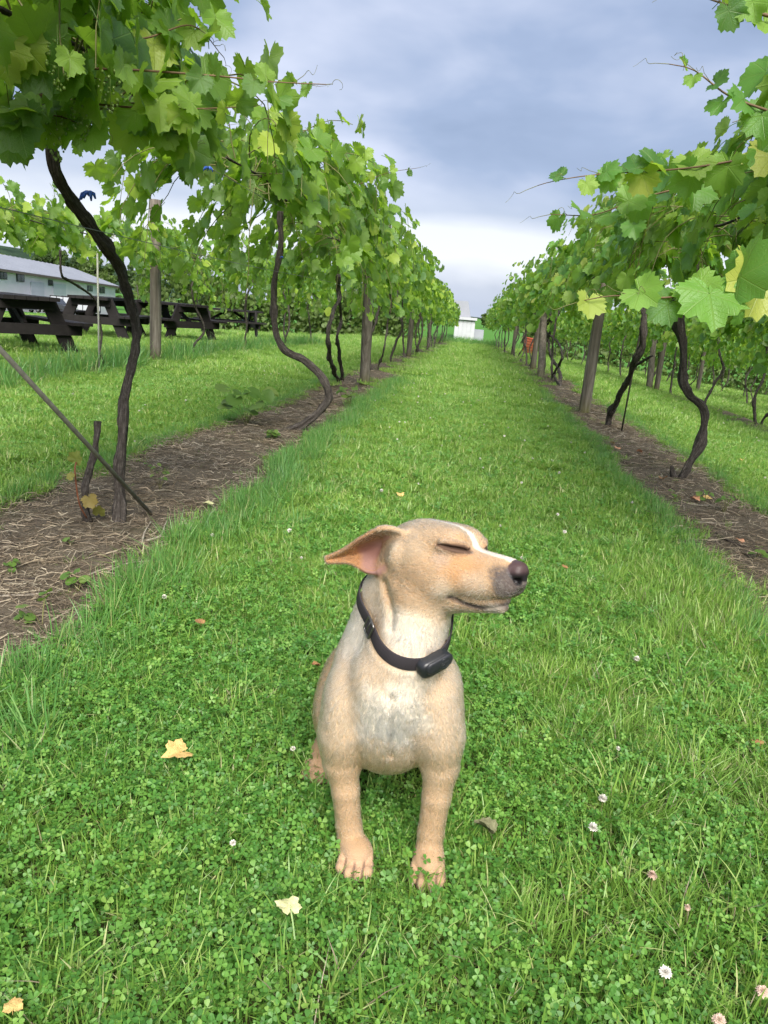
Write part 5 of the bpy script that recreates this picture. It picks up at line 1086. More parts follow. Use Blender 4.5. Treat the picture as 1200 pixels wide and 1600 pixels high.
def build_sdf():
    # trunk
    D.ell(P3(612, 1090, 1.275), (.098, .125, .130), k=.03)
    D.cone(P3(608, 1100, 1.30), (-.095, 1.52, .185), .088, .098, .04)
    D.ell((-.10, 1.56, .135), (.105, .125, .125), k=.05)
    D.ell(P3(610, 1135, 1.245), (.070, .075, .070), k=.03)                     # brisket
    D.ell(P3(612, 1065, 1.195), (.070, .055, .07), k=.035)                    # point of the chest
    for sx in (-1, 1):                                                       # shoulders
        c = P3(541 if sx < 0 else 686, 1095, 1.238)
        D.ell(c, (.040, .072, .080), k=.03)
        D.ell(P3(538 if sx < 0 else 688, 1145, 1.215), (.036, .050, .062), k=.025)
    # neck
    D.cone(P3(645, 905, 1.245), P3(618, 1045, 1.275), .066, .082, .03)
    D.cone(P3(660, 935, 1.20), P3(640, 1010, 1.205), .048, .060, .03)
    D.cone(P3(602, 930, 1.265), P3(580, 1020, 1.29), .040, .058, .03)
    # forelegs
    def foreleg(pts, paw_x, paw_y, sgn):
        for i_, ((p, ra), (q, rb)) in enumerate(zip(pts[:-1], pts[1:])): D.cone(p, q, ra, rb, .024 if i_ == 0 else .012 if i_ == 1 else .006)
        g = at_ground(paw_x, paw_y); g[2] = 0
        D.ell(g + (0, .042, .030), (.0265, .030, .024), k=.018)
        for i, (ox, oy, r) in enumerate(((-.0240, .012, .0098), (-.0083, .001, .0106), (.0083, .000, .0106), (.0240, .011, .0098))):
            D.cone(g + (ox * .80, oy + .034, .030), g + (ox, oy + .004, .0150), r * .92, r, .0015)
            D.ell(g + (ox, oy - .001, .016), (r * .97, r * 1.2, r * 1.08), k=.0012)
        return g
    gl = foreleg([(P3(534, 1150, 1.212), .036), (P3(534, 1192, 1.205), .0290), (P3(540, 1235, 1.200), .0235), (P3(545, 1290, 1.198), .0222), (P3(546, 1322, 1.196), .0226), (P3(549, 1350, 1.178), .0238)], 551, 1377, -1)
    gr = foreleg([(P3(688, 1155, 1.212), .036), (P3(688, 1200, 1.205), .0290), (P3(682, 1245, 1.200), .0240), (P3(673, 1300, 1.198), .0222), (P3(670, 1335, 1.196), .0226), (P3(667, 1363, 1.178), .0238)], 665, 1393, 1)
    # haunches and hind feet
    for hx, fx, kx in ((-.186, -.222, -.165), (-.020, .030, -.005)):
        D.ell((hx, 1.50, .150), (.062, .125, .120), k=.035)
        D.ell((hx + (.0 if hx < -.1 else 0), 1.435, .155), (.050, .060, .070), k=.03)
        D.cone((hx, 1.56, .06), (fx, 1.47, .032), .034, .024, .02)
        D.cone((fx, 1.50, .030), (fx, 1.425, .026), .026, .024, .015)
        for ox in (-.021, -.007, .007, .021):
            D.cone((fx + ox, 1.43, .026), (fx + ox * 1.1, 1.388 + abs(ox) * .5, .015), .0100, .0105, .003)
    # tail, lying on the grass behind
    tp = [(-.10, 1.66, .07, .030), (-.11, 1.74, .035, .024), (-.10, 1.82, .026, .018), (-.06, 1.89, .024, .012)]
    for a, b in zip(tp[:-1], tp[1:]): D.cone(a[:3], b[:3], a[3], b[3], .02)
    # head
    headell(-4, 0, 6, 62, 56, 49, .014)
    headell(-26, 0, -4, 42, 50, 46, .02)
    headell(40, 17, 27, 36, 24, 20, .020)
    headell(52, 27, 18, 20, 13, 12, .014)                                    # brows
    headell(20, 33, -22, 44, 22, 33, .014)                                   # cheeks
    headell(50, 25, -14, 30, 16, 22, .018)
    D.cone(Hd(52, 0, -12), Hd(124, 0, -15), .0400, .0285, .022)              # muzzle
    headell(92, 13.5, -27, 45, 17.5, 20.5, .014)                                   # upper lips
    headell(128, 10, -27, 19, 15, 16, .010)
    D.cone(Hd(35, 0, -47), Hd(117, 0, -53), .028, .0150, .010)               # lower jaw
    headell(14, 0, -46, 46, 34, 24, .02)                                    # throat
    headell(141, 0, -6, 14, 15, 11.0, .006); headell(149, 0, -10, 7.5, 11.5, 11, .006); headell(146, 8.5, -11, 8.5, 7, 8, .003)                                # nose
    headell(147, 0, -22, 9, 9, 9, .006)
    D.base_n = len(D.p)
    # ears: a bent sheet from base to tip, hollow towards us
    rows = [[(642, 834, 1.205), (634, 850, 1.214), (624, 876, 1.194)],
            [(600, 825, 1.205), (602, 853, 1.246), (600, 890, 1.207)],
            [(566, 840, 1.220), (574, 862, 1.262), (577, 894, 1.218)],
            [(536, 860, 1.245), (541, 868, 1.262), (547, 879, 1.246)],
            [(510, 871, 1.262), (510, 874, 1.263), (512, 878, 1.262)]]
    G = np.array([[P3(*p) for p in r] for r in rows])
    def patch(G):
        v = np.linspace(0, 1, 22); out = []
        cols = [spline(G[:, j], .002) for j in range(3)]
        m = min(len(c) for c in cols); u = np.linspace(0, 1, 48)
        cols = [np.stack([np.interp(u, np.linspace(0, 1, len(c)), c[:, k]) for k in range(3)], 1) for c in cols]
        a, b, c = cols
        for t in v: out.append(a * (1 - t) * (1 - 2 * t) + b * 4 * t * (1 - t) + c * t * (2 * t - 1))
        return np.concatenate(out), np.tile(u, len(v))
    Ep, Eu = patch(G)
    D.ear_pts = Ep
    D.cloud(Ep, .0036 + .0016 * np.sin(math.pi * np.clip(Eu, 0, .5)) * (Eu < .3), .010)
    # the far ear: the same sheet mirrored across the head's middle plane
    q = (Ep - HO) @ HR; q[:, 1] *= -1; E2 = HO + q @ HR.T
    D.ear2_pts = E2; D.cloud(E2, .0042, .010)
    D.ell(P3(620, 868, 1.196), (.012, .012, .020), k=.012)                     # lobe in front of the ear
build_sdf()
def hit(x, y, upto=None, near=.75, far=1.9):
    d = _n(ray(x, y)); t = near
    for _ in range(200):
        s = float(D(CAMPOS + t * d, upto))
        if s < .0003: break
        t += max(s * .7, .0004)
        if t > far: return None
    return CAMPOS + t * d
# creases: eyes, mouth, nostrils, chest parting
EYE = [hit(*p) for p in ((685, 851), (694, 853), (704, 855), (715, 857), (726, 859), (736, 863))]
MOUTH = [hit(*p) for p in ((703, 933), (714, 938), (728, 944), (746, 949), (764, 951), (780, 949), (796, 945), (808, 940), (815, 934))]
EYE = [p for p in EYE if p is not None]; MOUTH = [p for p in MOUTH if p is not None]
print('crease points', len(EYE), len(MOUTH))
def resample(pts, step): return spline(np.array(pts), step)
eye_line = resample(EYE, .0012); mouth_line = resample(MOUTH, .0015)
NOSTRIL = hit(810, 909)
if NOSTRIL is None: NOSTRIL = Hd(152, 9, -8)
def mirror(p): q = (np.asarray(p) - HO) @ HR; q = q * np.array([1, -1, 1]); return HO + q @ HR.T
eye_r = np.interp(np.linspace(0, 1, len(eye_line)), [0, .25, .5, .75, .92, 1], [.0014, .0044, .0062, .0062, .0040, .0016])
mouth_r = np.interp(np.linspace(0, 1, len(mouth_line)), [0, .08, .25, .5, .9, 1], [.0022, .0042, .0030, .0020, .0022, .0012])
for ln, r, k in ((eye_line, eye_r, .002), (mouth_line, mouth_r, .003)):
    D.cloud(ln, r, k, '-'); D.cloud(mirror(ln), r, k, '-')
for m in (lambda p: p, mirror):
    up = m(eye_line) + .0052 * _hu
    D.cloud(up[4:-4] + .0012 * _hu + 0.0008 * _hs, .0036, .006)                                    # upper lid
    D.cloud(m(eye_line) - .0048 * _hu, .0020, .006)
    D.cloud(np.array([m(NOSTRIL) + _hf * .001 * t for t in (-3, -1.5, 0, 2)]), .0052, .002, '-')
    D.cloud(np.array([m(NOSTRIL) - _hf * .001 * t + _hu * (.0006 * t - .002) for t in (5, 7, 9, 11)]), .0026, .002, '-')
for pts, r_, k_ in ((((612, 1090), (612, 1120), (611, 1150), (610, 1180)), .0015, .012),
                   (((600, 912), (606, 935), (611, 958), (610, 980)), .004, .014)):
    ln = [hit(*p, D.base_n) for p in pts]; ln = [p for p in ln if p is not None]
    D.cloud(resample(ln, .004), r_, k_, '-')
GH = .0023
Gd, glo = D.grid((-.36, 1.075, -.012), (.16, 1.92, .685), GH)
DV, DQ = surface_nets(Gd, glo, GH)
# vertex normals
def vnormals(V, Q):
    n = np.cross(V[Q[:, 2]] - V[Q[:, 0]], V[Q[:, 3]] - V[Q[:, 1]]); N = np.zeros_like(V)
    for j in range(4): np.add.at(N, Q[:, j], n)
    return N / (np.linalg.norm(N, axis=1)[:, None] + 1e-12)
# light smoothing of the lattice
def smooth_mesh(V, Q, it):
    e = np.concatenate([Q[:, [i, (i + 1) % 4]] for i in range(4)])
    for k in range(it):
        A = np.zeros_like(V); c = np.zeros(len(V))
        np.add.at(A, e[:, 0], V[e[:, 1]]); np.add.at(c, e[:, 0], 1); np.add.at(A, e[:, 1], V[e[:, 0]]); np.add.at(c, e[:, 1], 1)
        V = V + (.5 if k % 2 == 0 else -.42) * (A / np.maximum(c, 1)[:, None] - V)
    return V
DV = smooth_mesh(DV, DQ, 4); DN = vnormals(DV, DQ)

# colouring of the coat, as patches placed on the animal
TAN = np.array((.425, .275, .150)); CREAM = np.array((.495, .370, .240)); WHITE = np.array((.80, .70, .56)); RUST = np.array((.40, .20, .085))
PINK = np.array((.55, .30, .28)); BLACK = np.array((.018, .016, .018)); GREY = np.array((.30, .27, .24))
def fbm3(P, s, seed=0):
    x, y, z = (P * s).T + seed * 17.3
    return (vnoise(x + .7 * z, y) + vnoise(y + 5.1, z + .6 * x) + vnoise(z + 9.7, x - .5 * y)) / 3
def near_pts(P, pts, rad=None):
    P = np.asarray(P, np.float32); pts = np.asarray(pts, np.float32); o = np.ones(len(P))
    ns = max(1, len(pts) // 40); rad = np.zeros(len(pts)) if rad is None else np.asarray(rad)
    for part, rp in zip(np.array_split(pts, ns), np.array_split(rad, ns)):
        m = np.flatnonzero(((P > part.min(0) - .016) & (P < part.max(0) + .016)).all(1))
        for i in range(0, len(m), 8000):
            j = m[i:i + 8000]; o[j] = np.minimum(o[j], (np.sqrt(((P[j, None] - part[None]) ** 2).sum(-1)) - rp[None]).min(1))
    return o
def coat(P):
    h = (P - HO) @ HR * 1000 / HS; a, b, c = h.T; n1 = fbm3(P, 45); n2 = fbm3(P, 130, 1); n3 = fbm3(P, 400, 2)
    C = CREAM[None] * np.ones((len(P), 1))
    def put(col, w): nonlocal C; w = np.clip(w, 0, 1)[:, None]; C = C * (1 - w) + np.asarray(col)[None] * w
    z = P[:, 2]; y = P[:, 1]; x = P[:, 0]
    put(TAN, sstep(1.30, 1.50, y) * .9)                                        # back and haunches
    put(TAN * .95, sstep(.30, .12, z) * .75)                                    # legs
    put(TAN * .82, sstep(.16, .05, z) * .45 * (n1 > .2))
    put((.52, .34, .22), sstep(.055, .03, z) * .8)                             # paws paler
    def blob(p, r, col, amt, soft=.6, an=(1, 1, 1), wob=.5):
        d = np.linalg.norm((P - np.asarray(p)) * np.asarray(an), axis=1) / r + (n1 - .5) * wob + (n2 - .5) * wob * .6
        put(col, (1 - sstep(1 - soft, 1 + soft * .2, d)) * amt)
    for gx_, gy_ in ((551, 1377), (665, 1393)):                                 # gaps between the toes: their shade painted as dark lines in the coat
        g_ = at_ground(gx_, gy_)
        for ox_ in (-.0162, 0, .0162): put((.13, .075, .055), sstep(.0030, .0012, np.abs(x - g_[0] - ox_)) * sstep(.026, .020, y - g_[1]) * sstep(.034, .024, z) * .8)
    # head: tan with warmer muzzle
    onh = sstep(-75, -40, a + c * .2)* sstep(-75, -50, c) * (z > .5)
    put(TAN * 1.06, onh * .85)
    blob(P3(640, 845, 1.2), .055, CREAM * 1.02, .55)
    blob(Hd(80, 34, -8), .040, (.46, .255, .115), .80)                          # russet cheek of the muzzle
    blob(Hd(80, -34, -8), .040, (.46, .255, .115), .80)
    for s_ in (1, -1):
        blob(Hd(52, 38 * s_, -36), .026, (.62, .50, .37), .55); blob(Hd(98, 28 * s_, -30), .030, (.60, .45, .31), .7)
        blob(Hd(52, 36 * s_, 6), .022, (.50, .36, .27), .5)
    # neck and throat
    blob(P3(565, 985, 1.25), .055, WHITE, .9, an=(1.2, 1, .9))
    blob(P3(655, 1010, 1.16), .070, WHITE * .97, .85, an=(1, 1, 1.1)); blob(P3(640, 985, 1.17), .05, WHITE, .6)
    blob(P3(596, 985, 1.20), .030, TAN * .85, .75, an=(1.6, 1, .7))
    blob(P3(668, 1015, 1.165), .018, (.40, .28, .18), .6)
    # chest
    blob(P3(612, 1115, 1.15), .062, WHITE * 1.03, 1.0, an=(.95, .8, .95), wob=.8)
    blob(P3(640, 1080, 1.15), .045, WHITE, .8, wob=.8); blob(P3(575, 1130, 1.17), .030, WHITE, .7); blob(P3(655, 1125, 1.17), .03, WHITE, .7)
    blob(P3(622, 1058, 1.155), .016, (.33, .20, .12), .75, wob=.8)
    for px in (573, 590, 634, 648): blob(CH[px], .012, (.38, .32, .24), .55, an=(.8, 1, 1.5), wob=1.0)
    blob(CH[610], .012, (.40, .28, .17), .6)
    blob(P3(608, 1200, 1.20), .05, CREAM * .85, .5)
    # blaze down the forehead
    wid = np.interp(a, [0, 30, 60, 85, 120, 150], [2.5, 3.0, 4.2, 6.5, 9.5, 9.5])
    put(WHITE * 1.02, sstep(wid + 2.2, wid - 1.2, np.abs(b + (n2 - .5) * 3)) * sstep(-5, 15, a) * sstep(-2, 4, c + .05 * a) * .95)
    # dark lips, muzzle tip
    dm = near_pts(P, np.concatenate([mouth_line, mirror(mouth_line)]))
    lip = sstep(.0078 + .006 * sstep(85, 120, a), .0022, dm) * sstep(8, 22, a)
    put(BLACK * 2.0, lip * .92)
    tip = sstep(112, 142, a + (n1 - .5) * 40 + (n3 - .5) * 30) * sstep(4, -6, c + (a - 130) * .1)
    put((.06, .055, .06), tip * .9 * sstep(-60, -36, c))
    blob(Hd(112, 0, -60), .020, WHITE * .9, .5)
    grain = sstep(.52, .62, n3) * sstep(85, 110, a) * sstep(-8, -18, c)
    put(GREY * .8, grain * .35)
    # nose leather
    nd = np.linalg.norm((h - (146, 0, -9)) / (17.5, 20, 15.5), axis=1); nz = (nd < 1.0) & (a > 132) & (c > -24 )
    nose = sstep(1.02, .96, nd + (n3 - .5) * .1) * sstep(129, 133, a)
    ncol = np.array((.075, .045, .045)) * (1 - sstep(-6, -15, c))[:, None] + np.array((.014, .012, .014)) * sstep(-6, -15, c)[:, None]
    C = C * (1 - nose[:, None]) + ncol * nose[:, None]
    dn = np.minimum(np.linalg.norm(P - NOSTRIL, axis=1), np.linalg.norm(P - mirror(NOSTRIL), axis=1)); put(BLACK * .4, sstep(.0085, .0055, dn))
    # eyes
    de = near_pts(P, np.concatenate([eye_line, mirror(eye_line)]), np.concatenate([eye_r, eye_r])); put((.016, .011, .010), sstep(.0026, .0010, de))
    put((.22, .13, .085), sstep(.0075, .002, de) * .5)
    # ears: rust outside, pink-grey inside
    dE = near_pts(P, D.ear_pts[::3]); dE2 = near_pts(P, D.ear2_pts[::3]); ear = np.maximum(sstep(.012, .006, dE), sstep(.012, .006, dE2)) * sstep(12, -12, a)
    put(RUST * .95, ear * sstep(-20, -62, a) * .92)
    return C * np.array((.80, .80, .81)), h, ear
tdog = time.time()
CH = {px: hit(px, py) for px, py in ((573, 1160), (590, 1166), (634, 1166), (648, 1160), (610, 1180))}
DC, DH, DE = coat(DV)
# inside of the near ear: surfaces that face the hollow
_inn = np.array([P3(596, 862, 1.10)])[0]; _tow = _n(CAMPOS - P3(590, 862, 1.22))
w = DE * sstep(.25, .6, DN @ _tow) * sstep(.030, .020, np.linalg.norm((DV - P3(593, 866, 1.225)) * (.85, .5, 1.0), axis=1) - .012)
DC = DC * (1 - w[:, None] * .9) + np.array((.25, .140, .125)) * w[:, None] * .9
w2 = DE * sstep(.0, .5, DN @ _tow) * sstep(.020, .008, np.linalg.norm((DV - P3(578, 860, 1.245)) * (.7, .4, 1.0), axis=1)) 
DC = DC * (1 - w2[:, None] * .6) + np.array((.20, .095, .075)) * w2[:, None] * .6
inside = np.clip(w + w2, 0, 1)
HC = (DV - HO) @ HR * 1000 / HS
nose_w = (np.linalg.norm((HC - (146, 0, -9)) / (17.5, 20, 15.5), axis=1) < 1.02) & (HC[:, 0] > 130)

def dog_materials():
    t = NT('dog_coat'); c = t.attr('coat', 'Color'); n = t.noise(t.tex('Object'), 260, 3, .6)
    c2 = t.mix(t.math('MULTIPLY', n, .35), c, (0.9, .8, .7), 'MULTIPLY')
    gl = t.attr('leather')
    bs = t.principled(c2, t.math('SUBTRACT', .85, t.math('MULTIPLY', gl, .50)), .25, t.bump(t.noise(t.tex('Object'), 600, 2, .6), .35, .002))
    skin = t.done(bs)
    t = NT('dog_hair'); h = t.N('ShaderNodeBsdfHairPrincipled'); h.model = 'CHIANG'; h.parametrization = 'COLOR'
    t.L(t.attr('coat', 'Color'), h.inputs['Color']); h.inputs['Roughness'].default_value = .36; h.inputs['Radial Roughness'].default_value = .6
    if 'Random Roughness' in h.inputs: h.inputs['Random Roughness'].default_value = .2
    return skin, t.done(h.outputs[0])
M_COAT, M_HAIR = dog_materials()
dog = thing('dog', (-.05, 1.3, 0), 'tan and white short-haired dog sitting on the grass path, eyes shut, head turned aside', 'dog')
dm = make_mesh('body', DV - np.array((-.05, 1.3, 0)), [DQ], M_COAT, True, {'coat': DC, 'leather': nose_w.astype(float)})
link('body', dm, dog)

# short fur
COLLAR_PTS = (hit(573, 957), hit(640, 1035), hit(692, 1012))
def fur(n):
    tri = np.concatenate([DQ[:, [0, 1, 2]], DQ[:, [0, 2, 3]]]); A = np.linalg.norm(np.cross(DV[tri[:, 1]] - DV[tri[:, 0]], DV[tri[:, 2]] - DV[tri[:, 0]]), axis=1)
    cen = DV[tri].mean(1); 
    w = A * np.where(cen[:, 1] > 1.42, .35, 1.0) * np.where(cen[:, 2] > .5, 1.35, 1) * np.where(cen[:, 2] < .004, 0, 1)
    bare = (nose_w[tri].any(1)) | (near_pts(cen, eye_line, eye_r) < .0018) | (near_pts(cen, mouth_line) < .0028) | (inside[tri].mean(1) > .35)
    w[bare] = 0; w[(inside[tri].mean(1) > .12)] *= .3
    f = rng.choice(len(tri), n, p=w / w.sum()); r1 = np.sqrt(rng.random(n)); r2 = rng.random(n)
    b = np.stack([1 - r1, r1 * (1 - r2), r1 * r2], 1)
    pc = (DV[tri[f]] * b[..., None]).sum(1); A_, B_, C_ = COLLAR_PTS; pn_ = _n(np.cross(B_ - A_, C_ - A_)); band = (np.abs((pc - A_) @ pn_) < .0135) & (pc[:, 2] > .36) & (np.linalg.norm(pc - P3(632, 985, 1.255), axis=1) < .125)
    f, b = f[~band], b[~band]; n = len(f)
    T = tri[f]; P = (DV[T] * b[..., None]).sum(1); N = (DN[T] * b[..., None]).sum(1); N /= np.linalg.norm(N, axis=1)[:, None]
    C = (DC[T] * b[..., None]).sum(1); h = (P - HO) @ HR * 1000 / HS
    # lie of the coat: back from the nose on the head, down the neck, chest and legs
    flow = np.zeros((n, 3)); hw = sstep(-70, -30, h[:, 0] + .5 * h[:, 2])[:, None] * (P[:, 2] > .50)[:, None]
    fh = -_hf[None] + _hu[None] * (.25 * np.sign(h[:, 2:3] + 5)) * sstep(70, 0, h[:, 0])[:, None] + _hs[None] * .25 * np.sign(h[:, 1:2])
    fb = np.stack([np.where(P[:, 2] > .2, (P[:, 0] + .055) * 2.0, 0), sstep(1.2, 1.5, P[:, 1]) * .6, -np.ones(n)], 1)
    flow = fh * hw + fb * (1 - hw)
    chest = np.exp(-(((P - P3(612, 1135, 1.16)) / (.07, .08, .06)) ** 2).sum(1))
    flow[:, 0] += chest * -(P[:, 0] + .06) * 14 * (P[:, 2] < .33)
    jit = rng.normal(0, 1, (n, 3)); wx = (fbm3(P, 60, 5) - .5)[:, None] * np.array([1.2, .2, .3])
    flow = flow + .22 * jit + wx * .9
    flow -= N * (flow * N).sum(1)[:, None]; flow /= np.linalg.norm(flow, axis=1)[:, None] + 1e-9
    L = .0080 * np.ones(n); L = np.where(hw[:, 0] > .5, np.interp(h[:, 0], [-40, 60, 135], [.0085, .0055, .0022]), L)
    L = L * (1 + .7 * chest) * np.where(P[:, 2] < .2, .75, 1) * np.where(P[:, 2] < .055, .38, 1)
    nk = np.exp(-(((P - P3(630, 1000, 1.2)) / (.08, .1, .05)) ** 2).sum(1)); L *= 1 + .6 * nk
    de = near_pts(P, D.ear_pts[::3]); L = np.where(de < .012, .0045, L)
    L *= rng.uniform(.65, 1.2, n)
    lift = (.24 + .14 * chest + np.abs(rng.normal(0, .14, n)))[:, None]
    p1 = P + (flow * .5 + N * lift * .55) * L[:, None]; p2 = P + (flow * 1.0 + N * lift * .70 + jit * .05) * L[:, None]
    pts = np.stack([P - N * .0006, p1, p2], 1) - np.array((-.05, 1.3, 0))
    cu = bpy.data.hair_curves.new('fur'); cu.add_curves([3] * n)
    cu.points.foreach_set('position', pts.astype(np.float32).ravel())
    rad = np.tile(np.array([.00026, .00022, .00006], np.float32), n) * np.repeat(1 + .5 * chest, 3).astype(np.float32)
    cu.points.foreach_set('radius', rad)
    C = np.clip(C * rng.uniform(.90, 1.13, (n, 1)) * (1 + .35 * (fbm3(P, 220, 8) - .5))[:, None] * (1 + .05 * rng.normal(0, 1, (n, 1))), 0, .95)
    a = cu.attributes.new('coat', 'FLOAT_COLOR', 'CURVE'); a.data.foreach_set('color', np.concatenate([C, np.ones((n, 1))], 1).astype(np.float32).ravel())
    cu.materials.append(M_HAIR)
    return cu
link('fur', fur(210000), dog)
def whiskers():
    r = np.random.default_rng(9); pts = []
    for s_ in (1, -1):
        for k in range(11):
            p = Hd(r.uniform(84, 122), 24 * s_, r.uniform(-36, -20)); q = (p - HO) @ HR; p = HO + HR @ q; d = _n(_hs * s_ * .9 + _hf * r.uniform(-.7, .2) + _hu * r.uniform(-.5, .15)); L = r.uniform(.022, .042)
            pts += [p, p + d * L * .4 - _hu * L * .03, p + d * L * .75 - _hu * L * .12, p + d * L - _hu * L * .26]
        for k in range(4): p = Hd(62 + 3 * k, 27 * s_, 26); d = _n(_hs * s_ * .7 + _hu * .6 - _hf * .3); L = .02; pts += [p, p + d * L * .4, p + d * L * .8, p + d * L - _hf * .003]
    cu = bpy.data.hair_curves.new('whiskers'); n = len(pts) // 4; cu.add_curves([4] * n); cu.points.foreach_set('position', (np.array(pts) - np.array((-.05, 1.3, 0))).astype(np.float32).ravel()); cu.points.foreach_set('radius', np.tile(np.array([.00022, .00018, .00012, .00004], np.float32), n))
    a = cu.attributes.new('coat', 'FLOAT_COLOR', 'CURVE'); a.data.foreach_set('color', np.tile(np.array([.75, .7, .62, 1], np.float32), n)); cu.materials.append(M_HAIR); return cu
link('whiskers', whiskers(), dog)
print('dog', len(DV), 'verts', round(time.time() - tdog, 1), 's', round(time.time() - T0, 1))

# claws of the front feet
M_CLAW = mat_plain('claw', (.26, .19, .15), .35, .5, .2, 90, 0)
for gx, gy in ((551, 1377), (665, 1393)):
    g = at_ground(gx, gy); 
    for ox, oy in ((-.0240, .012), (-.0083, .001), (.0083, .000), (.0240, .011)):
        p = g + (ox, oy - .010, .015)
        MB().tube([p - np.array((-.05, 1.3, 0)) + np.array(q) for q in ((0, .003, .001), (0, -.003, .0005), (0, -.0055, -.002), (0, -.0075, -.006))], [.0028, .0026, .0019, .0006], 7).build('claw', M_CLAW, dog, smooth=True)

# ------------------------------------------------------------------ collar
def build_collar():
    A, B, Cc = COLLAR_PTS
    pn = _n(np.cross(B - A, Cc - A)); pn = pn if pn[2] > 0 else -pn
    C0 = P3(632, 985, 1.255); C0 = C0 - pn * ((C0 - A) @ pn)
    e1 = _n(A - C0 - pn * ((A - C0) @ pn)); e2 = np.cross(pn, e1); n = 96; th = np.linspace(0, 2 * math.pi, n, endpoint=False)
    dr = np.cos(th)[:, None] * e1 + np.sin(th)[:, None] * e2; rs = np.linspace(.02, .16, 141)
    def ring(off):
        Pq = (C0 + off * pn)[None, None] + dr[:, None] * rs[None, :, None]; S = D(Pq.reshape(-1, 3), D.base_n).reshape(n, -1) < 0
        r = rs[np.clip(np.argmin(S, 1), 1, None)]; r = np.minimum(r, .112)
        for _ in range(10): r = (np.roll(r, 1) + 2 * r + np.roll(r, -1)) / 4
        return (C0 + off * pn)[None] + dr * (r + .0045)[:, None]
    W = .0115; mid = ring(0); slope = ring(W) - ring(-W); slope = slope / np.linalg.norm(slope, axis=1)[:, None] * .6 + pn * .4; slope /= np.linalg.norm(slope, axis=1)[:, None]
    outw = np.cross(np.roll(mid, -1, 0) - np.roll(mid, 1, 0), slope); outw /= np.linalg.norm(outw, axis=1)[:, None]
    outw *= np.sign((outw * dr).sum(1))[:, None]
    org = C0.copy(); t = .0011
    prof = [(-W, -t), (-W, t), (-W * .9, t * 1.5), (W * .9, t * 1.5), (W, t), (W, -t)]
    V = np.concatenate([mid + slope * a + outw * b for a, b in prof]) - org; m = len(prof); Q = []; uv = []
    ll = np.concatenate([[0], np.cumsum(np.linalg.norm(np.diff(mid, axis=0), axis=1))])
    for j in range(m):
        i = np.arange(n); k = (i + 1) % n; Q.append(np.stack([j * n + i, j * n + k, ((j + 1) % m) * n + k, ((j + 1) % m) * n + i], 1)); uv.append(np.stack([ll, np.full(n, prof[j][0])], 1))
    tm = NT('nylon_webbing'); u = tm.N('ShaderNodeUVMap').outputs[0]; sx = tm.N('ShaderNodeSeparateXYZ'); tm.L(u, sx.inputs[0])
    wv = tm.math('MULTIPLY', tm.math('SINE', tm.math('MULTIPLY', sx.outputs[0], 2600)), tm.math('SINE', tm.math('MULTIPLY', sx.outputs[1], 2200)))
    c = tm.mix(tm.noise(tm.tex('Object'), 30, 3), (.018, .015, .018), (.036, .030, .035))
    M_web = tm.done(tm.principled(c, .75, .3, tm.bump(wv, .5, .001)))
    col = thing('dog_collar', org, 'dark nylon collar with metal slide and black plastic box round the dog\'s neck', 'collar')
    link('strap', make_mesh('strap', V, [np.concatenate(Q)], M_web, True, uv=np.concatenate(uv)), col)
    px, py, _ = project(mid)
    def frame_at(x, y):
        vis = (outw @ np.array((0, -1, .2))) > -.2; i = int(np.argmin(np.hypot(px - x, py - y) + 1e3 * ~vis)); tn = _n(mid[(i + 2) % n] - mid[i - 2]); tn = tn if tn @ CM[:, 0] > 0 else -tn
        o = outw[i]; sl = _n(np.cross(o, tn)); sl = sl if sl[2] > 0 else -sl
        return mid[i] - org, tn, sl, o
    M_metal = mat_plain('dark_steel', (.20, .19, .18), .32, .5, .2, 60, .05, .9)
    M_pl = mat_plain('black_plastic', (.013, .014, .017), .38, .5, .25, 50, .05)
    M_pl2 = mat_plain('black_plastic_lid', (.017, .018, .022), .45, .4, .25, 300, .12)
    # slide: a rounded wire rectangle with a middle bar
    p, tn, sl, o = frame_at(577, 983)
    hw, hh = .0125, .0155; cor = []
    for sx_, sy_, a0 in ((1, 1, 0), (-1, 1, 90), (-1, -1, 180), (1, -1, 270)):
        for a in (0, 30, 60, 90):
            an = math.radians(a0 + a); cor.append(p + tn * (sx_ * (hw - .004) + .004 * math.cos(an)) + sl * (sy_ * (hh - .004) + .004 * math.sin(an)) + o * .0042)
    cor.append(cor[0]); cor.append(cor[1])
    bk = MB().tube(cor, .0019, 8, cap=False).build('slide_buckle', M_metal, col, smooth=True)
    MB().tube([p - sl * hh + o * .0042 - tn * .001, p + sl * hh + o * .0042 - tn * .001], .0016, 8).build('slide_bar', M_metal, bk, smooth=True)
    MB().box(p + o * .0030, (.021, .0225, .0030), np.stack([tn, sl, o], 1)).build('strap_fold', M_web, col)
    # receiver box
    p, tn, sl, o = frame_at(676, 1040)
    tn = _n(tn + .05 * sl); sl = _n(np.cross(o, tn)); sl = sl if sl[2] > 0 else -sl
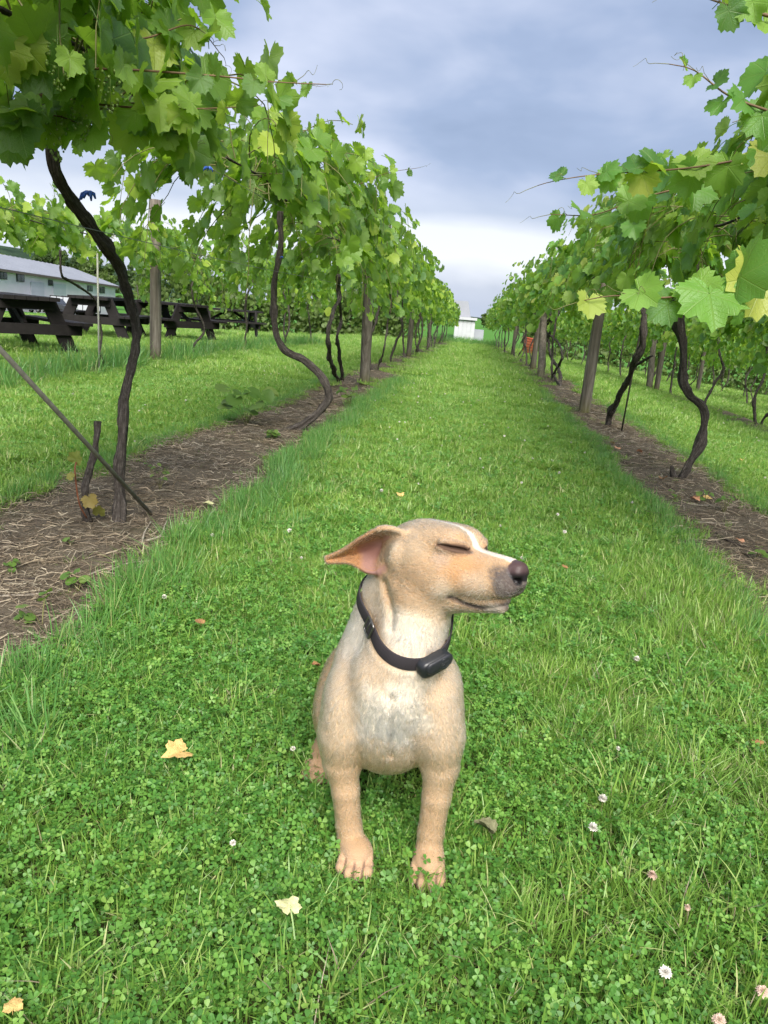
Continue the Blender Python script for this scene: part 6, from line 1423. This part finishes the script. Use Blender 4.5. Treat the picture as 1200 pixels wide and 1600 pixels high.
    def rounded(cx, hw, hh, rad, z0, z1, name, mat, par, bev=.003, shear=0):
        ol = []
        for sx_, sy_, a0 in ((1, 1, 0), (-1, 1, 90), (-1, -1, 180), (1, -1, 270)):
            for a in np.linspace(0, 90, 7):
                an = math.radians(a0 + a); ol.append((sx_ * (hw - rad) + rad * math.cos(an), sy_ * (hh - rad) + rad * math.sin(an)))
        ol = np.array(ol); k = len(ol); V = []; lay = [(1.0, z0), (1.0, z1 - bev), (1 - bev * .35 / min(hw, hh), z1 - bev * .35), (1 - 1.0 * bev / min(hw, hh), z1)]
        for sc_, z in lay:
            q = ol * sc_; V.append(p[None] + (cx[0] + q[:, :1]) * tn + (cx[1] + q[:, 1:]) * sl + (z + shear * q[:, :1] ** 2) * o)
        V.append((p + cx[0] * tn + cx[1] * sl + z1 * o)[None]); Q = []; T = []
        for l in range(len(lay) - 1):
            i = np.arange(k); Q.append(np.stack([l * k + i, l * k + (i + 1) % k, (l + 1) * k + (i + 1) % k, (l + 1) * k + i], 1))
        i = np.arange(k); T = np.stack([(len(lay) - 1) * k + i, (len(lay) - 1) * k + (i + 1) % k, np.full(k, len(lay) * k)], 1)
        return link(name, make_mesh(name, np.concatenate(V), [np.concatenate(Q), T], mat, True), par)
    bx = rounded((0, -.003), .0305, .0165, .0135, -.002, .017, 'receiver_box', M_pl, col, .006)
    lid = rounded((.003, .0025), .0265, .0118, .0105, .016, .0205, 'receiver_lid', M_pl2, col, .003)
    # round emblem on the lid: a ring, with a small looped letter and a bar pressed in
    M_gl = mat_plain('black_gloss', (.030, .031, .036), .25, .6, .1, 50, 0)
    def loop(c, r, r2, a0=0, a1=360, nm='emblem_ring'):
        an = np.radians(np.linspace(a0, a1, 36)); q = [p + tn * (c[0] + r * math.cos(a)) + sl * (c[1] + r * math.sin(a)) + o * .0206 for a in an]
        MB().tube(q, r2, 6).build(nm, M_gl, lid, smooth=True)
    loop((.012, .0028), .0092, .00045); loop((.0075, .002), .0024, .0005, 20, 340, 'emblem_letter')
    MB().beam(p + tn * .0095 + sl * .003 + o * .0207, p + tn * .0185 + sl * .0045 + o * .0207, .0016, .0006, o).build('emblem_bar', M_gl, lid)
build_collar()
